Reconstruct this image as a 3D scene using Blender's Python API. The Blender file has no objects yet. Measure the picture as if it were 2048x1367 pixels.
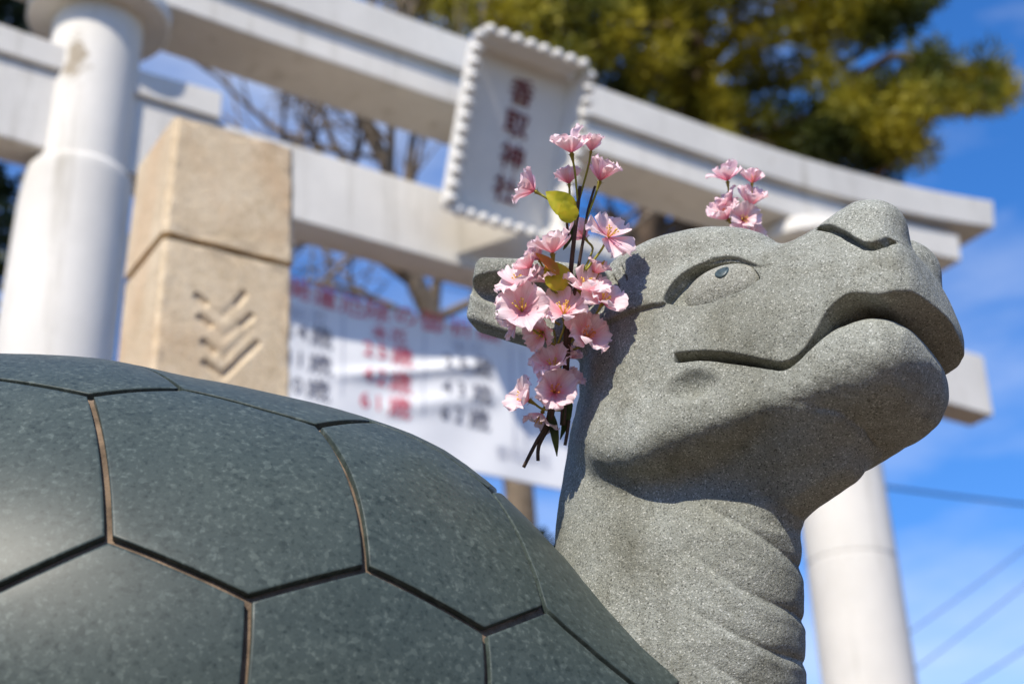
import bpy, bmesh, math, random, time
import numpy as np
from mathutils import Vector, Matrix
T0=time.time()
scene=bpy.context.scene
# ------------------------------------------------------------------ camera
FPX=3300.0                       # focal length in pixels of the 2048 wide picture
PITCH=math.radians(26.38); ROLL=math.radians(-1.85); CX,CY=1024.0,683.5
CAM_H=1.25
PX=0.00047                       # metres per pixel at the distance of the stone head
_R=np.array([1,0,0.]);_F=np.array([0,math.cos(PITCH),math.sin(PITCH)]);_U=np.array([0,-math.sin(PITCH),math.cos(PITCH)])
CR=_R*math.cos(ROLL)+_U*math.sin(ROLL); CU=-_R*math.sin(ROLL)+_U*math.cos(ROLL); CF=_F
CAM=np.array([0,0,CAM_H])
def ray(u,v): return CR*((u-CX)/FPX)-CU*((v-CY)/FPX)+CF      # depth 1 along the axis
def at(u,v,depth): return CAM+ray(u,v)*depth                  # a point of the place, metres
cam_data=bpy.data.cameras.new('camera'); cam=bpy.data.objects.new('camera',cam_data)
scene.collection.objects.link(cam); scene.camera=cam
cam_data.sensor_width=36; cam_data.lens=FPX/2048*36; cam_data.clip_start=.05; cam_data.clip_end=2000
cam.matrix_world=Matrix([[CR[0],CU[0],-CF[0],CAM[0]],[CR[1],CU[1],-CF[1],CAM[1]],[CR[2],CU[2],-CF[2],CAM[2]],[0,0,0,1]])
cam_data.dof.use_dof=True; cam_data.dof.focus_distance=1.47; cam_data.dof.aperture_fstop=5.6; cam_data.dof.aperture_blades=0
# ------------------------------------------------------------------ sky and sun
SUN_AZ=math.radians(22); SUN_EL=math.radians(46)              # behind the camera, a little to the left
SUN=np.array([-math.sin(SUN_AZ)*math.cos(SUN_EL),-math.cos(SUN_AZ)*math.cos(SUN_EL),math.sin(SUN_EL)])
CLOUD=(3.4,1.8,1.2)
world=bpy.data.worlds.new('World'); scene.world=world; world.use_nodes=True
wn=world.node_tree.nodes; wl=world.node_tree.links
bg=wn['Background']; bg.inputs['Strength'].default_value=.132
sky=wn.new('ShaderNodeTexSky'); sky.sky_type='NISHITA'; sky.sun_disc=False
sky.sun_elevation=SUN_EL; sky.sun_rotation=math.atan2(SUN[0],SUN[1]); sky.altitude=0; sky.air_density=1.0; sky.dust_density=.25; sky.ozone_density=2.2
tc=wn.new('ShaderNodeTexCoord'); mp=wn.new('ShaderNodeMapping'); mp.inputs['Location'].default_value=CLOUD; mp.inputs['Scale'].default_value=(1.1,1.1,3.2); mp.inputs['Rotation'].default_value=(.25,.75,.2)
nz=wn.new('ShaderNodeTexNoise'); nz.inputs['Scale'].default_value=2.6; nz.inputs['Detail'].default_value=6; nz.inputs['Roughness'].default_value=.55
rmp=wn.new('ShaderNodeValToRGB'); rmp.color_ramp.elements[0].position=.46; rmp.color_ramp.elements[1].position=.80; rmp.color_ramp.elements[1].color=(.60,.60,.60,1)
mx=wn.new('ShaderNodeMix'); mx.data_type='RGBA'; mx.inputs[7].default_value=(7.5,7.9,8.6,1)
wl.new(tc.outputs['Generated'],mp.inputs['Vector']); wl.new(mp.outputs[0],nz.inputs['Vector']); wl.new(nz.outputs[0],rmp.inputs[0])
wl.new(rmp.outputs[0],mx.inputs[0]); hs=wn.new('ShaderNodeHueSaturation'); hs.inputs['Saturation'].default_value=1.32; wl.new(sky.outputs[0],hs.inputs['Color']); tn=wn.new('ShaderNodeMix'); tn.data_type='RGBA'; tn.blend_type='MULTIPLY'; tn.inputs[0].default_value=1; tn.inputs[7].default_value=(1.08,1.15,1.42,1); wl.new(hs.outputs[0],tn.inputs[6]); wl.new(tn.outputs[2],mx.inputs[6]); wl.new(mx.outputs[2],bg.inputs['Color'])
sun_l=bpy.data.lights.new('sun','SUN'); sun_l.energy=5.0; sun_l.angle=math.radians(.53); sun_l.color=(1,.925,.80)
sun=bpy.data.objects.new('sun',sun_l); scene.collection.objects.link(sun)
sun.rotation_euler=Vector(SUN).to_track_quat('Z','Y').to_euler()
vs=scene.view_settings; vs.view_transform='Standard'; vs.look='None'; vs.exposure=.15; vs.gamma=1; vs.use_curve_mapping=False
scene.cycles.max_bounces=8; scene.cycles.transparent_max_bounces=8
rnd=random.Random(7); nrg=np.random.default_rng(7)
# ------------------------------------------------------------------ helpers
def link(o,parent=None):
    scene.collection.objects.link(o)
    if parent is not None: o.parent=parent
    return o
def tag(o,label=None,cat=None,group=None,kind=None):
    if label:o['label']=label
    if cat:o['category']=cat
    if group:o['group']=group
    if kind:o['kind']=kind
    return o
def empty(name,loc,label,cat,group=None):
    o=bpy.data.objects.new(name,None); o.location=loc; o.empty_display_size=.1
    return tag(link(o),label,cat,group)
def origin(parent):
    o=np.zeros(3)
    while parent is not None: o=o+np.array(parent.location); parent=parent.parent
    return o
def mesh_np(name,V,F,smooth=False):
    """V (n,3); F list of faces or (m,k) array"""
    me=bpy.data.meshes.new(name); V=np.asarray(V,np.float32)
    if isinstance(F,np.ndarray):
        m,k=F.shape
        me.vertices.add(len(V)); me.vertices.foreach_set('co',V.ravel())
        me.loops.add(m*k); me.loops.foreach_set('vertex_index',F.astype(np.int32).ravel())
        me.polygons.add(m); me.polygons.foreach_set('loop_start',np.arange(0,m*k,k,dtype=np.int32))
        try: me.polygons.foreach_set('loop_total',np.full(m,k,np.int32))
        except Exception: pass
        me.update(calc_edges=True); me.validate()
    else:
        me.from_pydata(V.tolist(),[],F); me.update()
    if smooth: me.polygons.foreach_set('use_smooth',np.ones(len(me.polygons),bool))
    return me
def obj(name,V,F,mat,parent=None,smooth=False,world=True):
    V=np.asarray(V,float)
    if world: V=V-origin(parent)
    me=mesh_np(name,V,F,smooth); me.materials.append(mat)
    return link(bpy.data.objects.new(name,me),parent)
class MB:
    """collects boxes, tubes and sheets into one mesh"""
    def __init__(s): s.V=[];s.F=[]
    def add(s,V,F):
        o=len(s.V); s.V.extend([tuple(map(float,v)) for v in V]); s.F.extend([tuple(i+o for i in f) for f in F]); return s
    def hexa(s,c):  # 8 corners: bottom ring then top ring
        return s.add(c,[(0,3,2,1),(4,5,6,7),(0,1,5,4),(1,2,6,5),(2,3,7,6),(3,0,4,7)])
    def tube(s,pts,rad,n=8,cap=True):
        pts=np.asarray(pts,float); m=len(pts); rad=np.broadcast_to(rad,(m,)); V=[]
        T=np.gradient(pts,axis=0); T/=np.linalg.norm(T,axis=1,keepdims=True)+1e-12
        u=np.cross(T[0],[.31,.17,.93]); u/=np.linalg.norm(u)+1e-12
        for i in range(m):
            u=u-T[i]*(u@T[i]); u/=np.linalg.norm(u)+1e-12; w=np.cross(T[i],u)
            for k in range(n):
                a=2*math.pi*k/n; V.append(pts[i]+rad[i]*(math.cos(a)*u+math.sin(a)*w))
        F=[(i*n+k,i*n+(k+1)%n,(i+1)*n+(k+1)%n,(i+1)*n+k) for i in range(m-1) for k in range(n)]
        if cap: F+= [tuple(range(n-1,-1,-1)),tuple((m-1)*n+k for k in range(n))]
        return s.add(V,F)
    def build(s,name,mat,parent=None,smooth=False): return obj(name,np.array(s.V),s.F,mat,parent,smooth)
def bevel(o,w,seg=2):
    m=o.modifiers.new('bevel','BEVEL'); m.width=w; m.segments=seg; m.limit_method='ANGLE'; m.angle_limit=math.radians(40); return o
def spline(P,n):
    P=np.asarray(P,float); m=len(P); t=np.linspace(0,m-1,n); out=[]
    for x in t:
        i=min(int(x),m-2); s=x-i; p0=P[max(i-1,0)];p1=P[i];p2=P[i+1];p3=P[min(i+2,m-1)]
        out.append(.5*(2*p1+(p2-p0)*s+(2*p0-5*p1+4*p2-p3)*s*s+(3*p1-p0-3*p2+p3)*s**3))
    return np.array(out)
# ------------------------------------------------------------------ materials
def mat(name):
    m=bpy.data.materials.new(name); m.use_nodes=True
    return m,m.node_tree.nodes,m.node_tree.links,m.node_tree.nodes['Principled BSDF']
def N(n,t,**kw):
    x=n.new(t)
    for k,v in kw.items():
        if k in x.inputs: x.inputs[k].default_value=v
        else: setattr(x,k,v)
    return x
def ramp(n,stops):
    r=n.new('ShaderNodeValToRGB'); e=r.color_ramp.elements
    while len(e)<len(stops): e.new(.5)
    for el,(p,c) in zip(e,stops): el.position=p; el.color=(*c,1) if len(c)==3 else c
    return r
def mixc(n,l,a,b,fac,mode='MIX'):
    m=n.new('ShaderNodeMix'); m.data_type='RGBA'; m.blend_type=mode
    for s,v in ((0,fac),(6,a),(7,b)):
        if hasattr(v,'default_value') or hasattr(v,'links'): l.new(v,m.inputs[s])
        elif isinstance(v,(int,float)): m.inputs[s].default_value=v
        else: m.inputs[s].default_value=(*v,1)
    return m.outputs[2]
def simple(name,col,rough=.8,var=.12,scale=8,bump=0,bscale=60,spec=.3):
    m,n,l,b=mat(name); c=N(n,'ShaderNodeTexCoord')
    z=N(n,'ShaderNodeTexNoise',Scale=scale,Detail=5.0,Roughness=.6); l.new(c.outputs['Object'],z.inputs['Vector'])
    lo=tuple(x*(1-var) for x in col); hi=tuple(min(1,x*(1+var)) for x in col)
    r=ramp(n,[(.3,lo),(.7,hi)]); l.new(z.outputs[0],r.inputs[0]); l.new(r.outputs[0],b.inputs['Base Color'])
    b.inputs['Roughness'].default_value=rough; b.inputs['Specular IOR Level'].default_value=spec
    if bump:
        z2=N(n,'ShaderNodeTexNoise',Scale=bscale,Detail=4.0); l.new(c.outputs['Object'],z2.inputs['Vector'])
        bp=N(n,'ShaderNodeBump',Strength=.6,Distance=bump); l.new(z2.outputs[0],bp.inputs['Height']); l.new(bp.outputs[0],b.inputs['Normal'])
    return m
def granite(name,dark,midc,light,fleck,gs,rough,spec,bump,stain=None,fk=1.0):
    """speckled stone: grains of three tones, bright flecks, broad weather stains"""
    m,n,l,b=mat(name); c=N(n,'ShaderNodeTexCoord'); co=c.outputs['Object']
    z=N(n,'ShaderNodeTexNoise',Scale=gs,Detail=3.0,Roughness=.7); l.new(co,z.inputs['Vector'])
    r=ramp(n,[(.28,dark),(.45,midc),(.56,midc),(.74,light)]); l.new(z.outputs[0],r.inputs[0])
    v=N(n,'ShaderNodeTexVoronoi',Scale=gs*1.1); l.new(co,v.inputs['Vector'])
    sp=N(n,'ShaderNodeSeparateColor'); l.new(v.outputs['Color'],sp.inputs[0])
    fr=ramp(n,[(.88,(0,0,0)),(.99,(.7*fk,.7*fk,.7*fk))]); l.new(sp.outputs[0],fr.inputs[0])
    col=mixc(n,l,r.outputs[0],fleck,fr.outputs[0])
    dk=ramp(n,[(.02,(.75*fk,.75*fk,.75*fk)),(.16,(0,0,0))]); l.new(sp.outputs[1],dk.inputs[0])
    col=mixc(n,l,col,tuple(x*.7 for x in dark),dk.outputs[0])
    if stain:
        s=N(n,'ShaderNodeTexNoise',Scale=stain[1],Detail=6.0,Roughness=.62); l.new(co,s.inputs['Vector'])
        sr=ramp(n,[(.40,(1,1,1)),(.66,stain[0])]); l.new(s.outputs[0],sr.inputs[0])
        col=mixc(n,l,col,sr.outputs[0],1.0,'MULTIPLY')
    if stain and len(stain)>3:      # rain streaks down the stone
        mp_=N(n,'ShaderNodeMapping'); mp_.inputs['Scale'].default_value=stain[3]; l.new(co,mp_.inputs[0])
        s=N(n,'ShaderNodeTexNoise',Scale=1.0,Detail=6.0,Roughness=.7); l.new(mp_.outputs[0],s.inputs['Vector'])
        sr=ramp(n,[(.50,(1,1,1)),(.70,(.74,.73,.70))]); l.new(s.outputs[0],sr.inputs[0]); col=mixc(n,l,col,sr.outputs[0],1.0,'MULTIPLY')
        s=N(n,'ShaderNodeTexNoise',Scale=38.0,Detail=7.0,Roughness=.75); l.new(co,s.inputs['Vector'])
        sr=ramp(n,[(.60,(0,0,0)),(.72,(.35,.35,.35))]); l.new(s.outputs[0],sr.inputs[0]); col=mixc(n,l,col,(.50,.52,.44),sr.outputs[0])
    if stain and len(stain)>2:
        for sc_,colr,lo_,hi_ in stain[2]:
            s=N(n,'ShaderNodeTexNoise',Scale=sc_,Detail=5.0,Roughness=.65,Distortion=.6); l.new(co,s.inputs['Vector'])
            sr=ramp(n,[(lo_,(1,1,1)),(hi_,colr)]); l.new(s.outputs[0],sr.inputs[0]); col=mixc(n,l,col,sr.outputs[0],1.0,'MULTIPLY')
    l.new(col,b.inputs['Base Color']); b.inputs['Specular IOR Level'].default_value=spec
    b.inputs['Roughness'].default_value=rough
    if bump:
        z2=N(n,'ShaderNodeTexNoise',Scale=gs*.8,Detail=3.0,Roughness=.7); l.new(co,z2.inputs['Vector'])
        bp=N(n,'ShaderNodeBump',Strength=.7,Distance=bump); l.new(z2.outputs[0],bp.inputs['Height'])
        z3=N(n,'ShaderNodeTexNoise',Scale=gs*.13,Detail=4.0,Roughness=.65); l.new(co,z3.inputs['Vector'])
        b3=N(n,'ShaderNodeBump',Strength=.55,Distance=bump*2.2); l.new(z3.outputs[0],b3.inputs['Height']); l.new(b3.outputs[0],bp.inputs['Normal']); l.new(bp.outputs[0],b.inputs['Normal'])
    return m
M={}
M['stone']=granite('carved_granite',(.095,.10,.085),(.315,.328,.287),(.60,.61,.55),(.74,.75,.69),800,.82,.25,.0013,((.74,.73,.70),7,[(22,(.80,.79,.76),.52,.68),(3.5,(.84,.82,.77),.50,.70)],(26,26,4.5)))
M['eye']=granite('eye_granite',(.10,.102,.084),(.31,.313,.268),(.58,.58,.51),(.72,.72,.65),800,.8,.25,.0013,((.70,.68,.63),12))
M['pupil']=granite('polished_pupil',(.02,.03,.03),(.05,.075,.08),(.10,.14,.14),(.2,.25,.25),430,.38,.35,0)
M['polished']=granite('polished_green_granite',(.028,.040,.036),(.062,.080,.071),(.14,.168,.148),(.15,.18,.158),190,.42,.24,0,((.78,.82,.85),4,[(14,(.82,.84,.84),.5,.7)]),.5)
M['groove']=simple('groove_silt',(.17,.122,.082),.95,.6,35,.002,300)
M['rim']=granite('sawn_granite',(.05,.05,.045),(.12,.12,.11),(.2,.2,.185),(.3,.3,.28),380,.75,.25,.0008)
def weathered_white(name,col,scuff=None):
    m,n,l,b=mat(name); c=N(n,'ShaderNodeTexCoord'); co=c.outputs['Object']
    z=N(n,'ShaderNodeTexNoise',Scale=1.7,Detail=6.0,Roughness=.6); l.new(co,z.inputs['Vector'])
    r=ramp(n,[(.3,tuple(x*.88 for x in col)),(.65,tuple(min(1,x*1.05) for x in col))]); l.new(z.outputs[0],r.inputs[0]); out=r.outputs[0]
    mp_=N(n,'ShaderNodeMapping'); mp_.inputs['Scale'].default_value=(9,9,.7); l.new(co,mp_.inputs[0])          # rain streaks
    s1=N(n,'ShaderNodeTexNoise',Scale=1.0,Detail=5.0,Roughness=.7); l.new(mp_.outputs[0],s1.inputs['Vector'])
    r1=ramp(n,[(.56,(1,1,1)),(.74,(.70,.68,.64))]); l.new(s1.outputs[0],r1.inputs[0]); out=mixc(n,l,out,r1.outputs[0],1.0,'MULTIPLY')
    mp2=N(n,'ShaderNodeMapping'); mp2.inputs['Scale'].default_value=(2.6,2.6,1.1); mp2.inputs['Location'].default_value=(.7,.2,.4); l.new(co,mp2.inputs[0])
    s2=N(n,'ShaderNodeTexNoise',Scale=1.0,Detail=7.0,Roughness=.75); l.new(mp2.outputs[0],s2.inputs['Vector'])  # scuffs where the skin has come off
    r2=ramp(n,[(.66,(1,1,1)),(.72,(.62,.57,.50))]); l.new(s2.outputs[0],r2.inputs[0]); out=mixc(n,l,out,r2.outputs[0],1.0,'MULTIPLY')
    g=N(n,'ShaderNodeTexNoise',Scale=160.0,Detail=2.0); l.new(co,g.inputs['Vector']); rg=ramp(n,[(.3,(.88,.88,.87)),(.6,(1,1,1))]); l.new(g.outputs[0],rg.inputs[0]); out=mixc(n,l,out,rg.outputs[0],1.0,'MULTIPLY')
    if scuff:
        gm=N(n,'ShaderNodeNewGeometry'); v1=N(n,'ShaderNodeVectorMath',operation='SUBTRACT'); v1.inputs[1].default_value=scuff; l.new(gm.outputs['Position'],v1.inputs[0])
        v2=N(n,'ShaderNodeVectorMath',operation='MULTIPLY'); v2.inputs[1].default_value=(13,13,5.2); l.new(v1.outputs[0],v2.inputs[0])
        v3=N(n,'ShaderNodeVectorMath',operation='LENGTH'); l.new(v2.outputs[0],v3.inputs[0])
        ns=N(n,'ShaderNodeTexNoise',Scale=16.0,Detail=6.0,Roughness=.7); l.new(co,ns.inputs['Vector'])
        ad=N(n,'ShaderNodeMath',operation='MULTIPLY_ADD'); ad.inputs[1].default_value=2.6; ad.inputs[2].default_value=-1.3; l.new(ns.outputs[0],ad.inputs[0])
        sm_=N(n,'ShaderNodeMath',operation='ADD'); l.new(v3.outputs['Value'],sm_.inputs[0]); l.new(ad.outputs[0],sm_.inputs[1])
        r3=ramp(n,[(.55,(.52,.46,.38)),(.85,(1,1,1))]); l.new(sm_.outputs[0],r3.inputs[0]); out=mixc(n,l,out,r3.outputs[0],1.0,'MULTIPLY')
    l.new(out,b.inputs['Base Color']); b.inputs['Roughness'].default_value=.8; b.inputs['Specular IOR Level'].default_value=.25
    bp=N(n,'ShaderNodeBump',Strength=.5,Distance=.003); l.new(g.outputs[0],bp.inputs['Height']); l.new(bp.outputs[0],b.inputs['Normal']); return m
M['white_stone']=weathered_white('weathered_white_stone',(.75,.715,.65))
M['plaque']=simple('plaque_white',(.76,.735,.68),.75,.05,6,.001,150)
M['red_paint']=simple('carved_red_paint',(.17,.025,.035),.8,.3,40)
M['post']=granite('pink_beige_granite',(.58,.45,.29),(.74,.60,.41),(.82,.70,.51),(.80,.71,.56),190,.88,.2,.003,((.86,.83,.79),5,[(2.2,(.95,.87,.81),.45,.62),(11,(.84,.82,.78),.55,.72)]))
M['post_cut']=simple('weathered_cut',(.16,.12,.08),.95,.3,30)
M['cloth']=simple('banner_cloth',(.80,.80,.80),.85,.03,5)
M['ink_red']=simple('banner_red_ink',(.66,.045,.09),.85,.1,12)
M['ink_black']=simple('banner_black_ink',(.10,.10,.14),.85,.2,12)
M['ink_grey']=simple('banner_pale_ink',(.55,.56,.62),.85,.1,12)
M['bark']=simple('bark',(.13,.09,.06),.95,.4,10,.02,40)
M['bark_pale']=simple('bark_pale',(.20,.155,.11),.95,.35,8,.02,40)
M['wire']=simple('cable',(.03,.03,.035),.7,.1)
M['paving']=simple('paving',(.16,.112,.072),.9,.18,1.5,.01,40)
M['pedestal']=granite('pedestal_granite',(.12,.12,.115),(.28,.28,.27),(.42,.42,.40),(.55,.55,.53),160,.8,.25,.002)

# ------------------------------------------------------------------ ground
g=obj('ground',[(-200,-200,0),(200,-200,0),(200,300,0),(-200,300,0)],[(0,1,2,3)],M['paving']); tag(g,kind='structure')
# ------------------------------------------------------------------ the gate
GY=.585; GA=np.array([math.cos(GY),math.sin(GY),0]); GN=np.array([math.sin(GY),-math.cos(GY),0]); GO=np.array([-1.886,6.165,CAM_H])
def gp(a,n,z): return GO+GA*a+GN*n+np.array([0,0,z])       # along, toward the viewer, up from camera height
SPAN=4.406; MID=SPAN/2
gate=empty('torii_gate',tuple(gp(MID,0,-CAM_H)),'white stone torii gate rising behind the carved animal head','gate')
def beam(name,sec,a0,a1,rise,steps=60,slant=0.0):
    """section: list of (n,z); rise(a) lifts it; slant leans the ends outward with height"""
    k=len(sec); V=[];F=[]; z0=min(s[1] for s in sec)
    for i in range(steps+1):
        t=i/steps; a=a0+(a1-a0)*t
        for n_,z_ in sec:
            aa=a+slant*(z_-z0)*(2*t-1); V.append(gp(aa,n_,z_+rise(a)))
    for i in range(steps):
        for j in range(k): F.append((i*k+j,i*k+(j+1)%k,(i+1)*k+(j+1)%k,(i+1)*k+j))
    F+=[tuple(range(k-1,-1,-1)),tuple(steps*k+j for j in range(k))]
    return bevel(obj(name,V,F,M['white_stone'],gate),.008)
def sori(a):
    x=max(0,abs(a-MID)-1.25)/2.4
    return .225*x**2.0
beam('top_lintel',[(.222,5.052),(-.222,5.052),(-.235,5.25),(0,5.30),(.235,5.25)],MID-3.66,MID+3.66,sori,slant=.10)
beam('under_lintel',[(.177,4.862),(-.177,4.862),(-.18,5.050),(.18,5.050)],MID-3.34,MID+3.34,lambda a:sori(a)*.62,slant=.05)
beam('tie_beam',[(.095,3.971),(-.095,3.971),(-.095,4.375),(.095,4.375)],-1.29,SPAN+1.29,lambda a:0,8)
for c in (0,SPAN):
    for s in (-1,1):
        x0,x1=sorted((c+s*.12,c+s*.60))
        z1=4.505 
        hi=[z1,z1+.02] if s>0 else [z1+.02,z1]
        V=[gp(x0,.12,4.378),gp(x1,.12,4.378),gp(x1,-.12,4.378),gp(x0,-.12,4.378),gp(x0,.12,hi[0]),gp(x1,.12,hi[1]),gp(x1,-.12,hi[1]),gp(x0,-.12,hi[0])]
        bevel(MB().hexa(V).build('wedge',M['white_stone'],gate),.006)
V=[]
for z in (4.378,4.860):
    V+= [gp(MID-.17,.1,z),gp(MID+.17,.1,z),gp(MID+.17,-.1,z),gp(MID-.17,-.1,z)]
bevel(MB().hexa(V).build('centre_strut',M['white_stone'],gate),.008)
def lathe(prof,axis,n=64):
    V=[];F=[]
    for r,z in prof:
        c=axis(z)
        for k in range(n):
            t=2*math.pi*k/n; V.append(c+r*(math.cos(t)*GA+math.sin(t)*GN))
    m=len(prof)
    F=[(i*n+k,i*n+(k+1)%n,(i+1)*n+(k+1)%n,(i+1)*n+k) for i in range(m-1) for k in range(n)]
    F+=[tuple(range(n-1,-1,-1)),tuple((m-1)*n+k for k in range(n))]
    return V,F
for c,sg in ((0,1),(SPAN,-1)):
    ax=lambda z,c=c,sg=sg: gp(c+sg*.027*(z-3.97),0,z)
    V,F=lathe([(.27,-CAM_H),(.255,0),(.2462,2.80),(.246,2.842),(.246,2.845),(.241,2.850),(.241,2.858),(.246,2.863),(.246,2.866),(.2455,2.91),(.2375,3.85),(.237,3.895),(.235,3.91),(.212,3.94)],ax); p=obj('pillar',V,F,M['white_stone'],gate,True)
    p.data.polygons[-1].use_smooth=False
    m=p.modifiers.new('split','EDGE_SPLIT'); m.split_angle=math.radians(50)
    V,F=lathe([(.206,3.9405),(.2058,3.98),(.204,4.80)],ax); p2=obj('pillar_top',V,F,M['white_stone'] if c else weathered_white('scuffed_white_stone',(.75,.715,.65),tuple(gp(-.12,.17,4.43))),gate,True); m=p2.modifiers.new('split','EDGE_SPLIT'); m.split_angle=math.radians(50)
    V,F=lathe([(.315,4.765),(.325,4.775),(.325,4.845),(.315,4.861)],ax); r_=obj('capital_ring',V,F,M['white_stone'],gate,True); m=r_.modifiers.new('split','EDGE_SPLIT'); m.split_angle=math.radians(40)
    V,F=lathe([(.40,-CAM_H),(.40,-CAM_H+.25),(.33,-CAM_H+.33)],ax); b_=obj('pillar_base',V,F,M['white_stone'],gate,True); m=b_.modifiers.new('split','EDGE_SPLIT'); m.split_angle=math.radians(40)
# ------------------------------------------------------------------ lettering
def glyph(txt,size,extr=0.0,res=3):
    cu=bpy.data.curves.new('glyph','FONT'); cu.body=txt; cu.size=size; cu.extrude=extr; cu.align_x='CENTER'; cu.align_y='CENTER'; cu.resolution_u=res
    o=bpy.data.objects.new('glyph',cu); scene.collection.objects.link(o)
    dg=bpy.context.evaluated_depsgraph_get(); dg.update(); me=o.evaluated_get(dg).to_mesh()
    V=np.zeros(len(me.vertices)*3); me.vertices.foreach_get('co',V); V=V.reshape(-1,3); F=[tuple(p.vertices) for p in me.polygons]
    o.evaluated_get(dg).to_mesh_clear(); bpy.data.objects.remove(o); bpy.data.curves.remove(cu)
    if len(V):
        V[:,0]-=(V[:,0].min()+V[:,0].max())/2; V[:,1]-=(V[:,1].min()+V[:,1].max())/2
    return V,F
# ------------------------------------------------------------------ name plaque on the gate
PB=(1.755,.235,4.205); PT_n,PT_z=.52,4.975; PW=.56
ph=np.array([0,0,1.])*(PT_z-PB[2])+GN*(PT_n-PB[1]); PH=np.linalg.norm(ph); ph/=PH; pn=np.cross(GA,ph); pn*=np.sign(pn@GN)
plq=empty('name_plaque',tuple(gp(PB[0]+PW/2,PB[1],PB[2])),'white scalloped shrine plaque with four dark red characters on the gate','sign')
def pp(x,y,z): return gp(*PB)+GA*x+ph*y+pn*z     # plaque coordinates from its lower left corner
def slab(name,c,mt,w=.006):
    V=[pp(*q) for q in c]; return bevel(MB().hexa(V).build(name,mt,plq),w)
slab('panel',[(-.02,-.02,-.04),(PW+.02,-.02,-.04),(PW+.02,-.02,-.01),(-.02,-.02,-.01),(-.02,PH+.02,-.04),(PW+.02,PH+.02,-.04),(PW+.02,PH+.02,-.01),(-.02,PH+.02,-.01)],M['plaque'])
# flared boards: each runs from the panel edge outwards and forwards
FL=.04; FD=.13; TH=.028
def board(e0,e1,out):   # e0,e1 corners on the panel edge, out = outward direction (x,y)
    ox,oy=out; q=[]
    d=np.array([e1[0]-e0[0],e1[1]-e0[1]]);d/=np.linalg.norm(d)
    for (e,s) in ((e0,-1),(e1,1)):
        for lift,thk in ((0,0),(1,0),(1,1),(0,1)):
            x=e[0]+ox*(FL*lift+TH*thk)+d[0]*s*FL*lift; y=e[1]+oy*(FL*lift+TH*thk)+d[1]*s*FL*lift
            q.append((x,y,-.03+(FD+.03)*lift))
    o=slab('frame_board',q,M['plaque'],.008); return o,d
nb=0
bead_me=None
def bead_mesh():
    bm=bmesh.new(); bmesh.ops.create_icosphere(bm,subdivisions=2,radius=1)
    me=bpy.data.meshes.new('bead'); bm.to_mesh(me); bm.free(); me.polygons.foreach_set('use_smooth',np.ones(len(me.polygons),bool)); me.materials.append(M['plaque']); return me
bead_me=bead_mesh()
for e0,e1,out,cnt in (((0,0),(0,PH),(-1,0),13),((PW,0),(PW,PH),(1,0),13),((0,PH),(PW,PH),(0,1),8),((0,0),(PW,0),(0,-1),9)):
    o,d=board(e0,e1,out)
    L=math.dist(e0,e1)+2*FL
    for i in range(cnt):
        s=(i+.5)/cnt*L-FL
        c=pp(e0[0]+d[0]*s+out[0]*(FL+TH*.45),e0[1]+d[1]*s+out[1]*(FL+TH*.45),FD)
        b=bpy.data.objects.new('bead',bead_me); link(b,plq); b.location=Vector(c-origin(plq))
        ax=Matrix([list(GA),list(ph),list(pn)]).transposed().to_4x4()
        sc=(L/cnt*.36,.030,.032) if out[0]==0 else (.032,L/cnt*.36,.032)
        b.rotation_euler=ax.to_euler(); b.scale=sc
for ch,yy,xx in zip('香取神社',(.655,.49,.325,.16),(.31,.31,.315,.31)):
    V,F=glyph(ch,.150,.006)
    W_=np.array([pp(xx+v[0]*1.0,yy*PH/.80+v[1]*1.0,-.006+v[2]) for v in V])
    obj('character',W_,F,M['red_paint'],plq)
# ------------------------------------------------------------------ carved stone post
PY=math.radians(32); QA=np.array([math.cos(PY),math.sin(PY),0]); QN=np.array([math.sin(PY),-math.cos(PY),0])
PD=4.3
pc=at(460,500,PD)                                     # middle of its front face at the joint
POST_H=pc[2]
def qp(a,n,z): return np.array([pc[0],pc[1],0])+QA*a+QN*n+np.array([0,0,z])
post=empty('stone_post',tuple(qp(0,-.2,0)),'tall beige granite post with carved chevrons beside the left gate pillar','post')
HW=.178; DP=.29
def face_block(name,z0,z1,w0,w1,carve=None,nx=70,nz=120,zf0=None):
    """post block whose front face is a carved sheet; w0,w1 half widths below and above"""
    V=[];F=[]
    for j in range(nz+1):
        t=j/nz; z=z0+(z1-z0)*t; w=w0+(w1-w0)*t
        for i in range(nx+1):
            a=-w+2*w*i/nx; edge=min(a+w,w-a)
            n_=-(.012*max(0,1-edge/.012)**2)-.004*(math.sin(z*61+a*17)*math.sin(a*53+z*29))*max(0,1-min(edge,z1-z,z-z0)/.03)
            if carve: n_-=carve(a,z)
            V.append(qp(a,n_,z))
    k=nx+1
    F=[(j*k+i,j*k+i+1,(j+1)*k+i+1,(j+1)*k+i) for j in range(nz) for i in range(nx)]
    o=len(V)
    for z,w in ((z0,w0),(z1,w1)):
        V+= [qp(-w,-DP,z),qp(w,-DP,z)]
    bl,br,tl,tr=o,o+1,o+2,o+3; A0,A1=0,nx; B0,B1=nz*k,nz*k+nx
    F+= [tuple([bl]+[j*k for j in range(nz+1)]+[tl]) , tuple([br,tr]+[j*k+nx for j in range(nz,-1,-1)]), (br,bl,tl,tr), tuple([bl,br]+[i for i in range(nx,-1,-1)]), tuple([tr,tl]+[nz*k+i for i in range(nx+1)])]
    return obj(name,V,F,M['post'],post)
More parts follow.
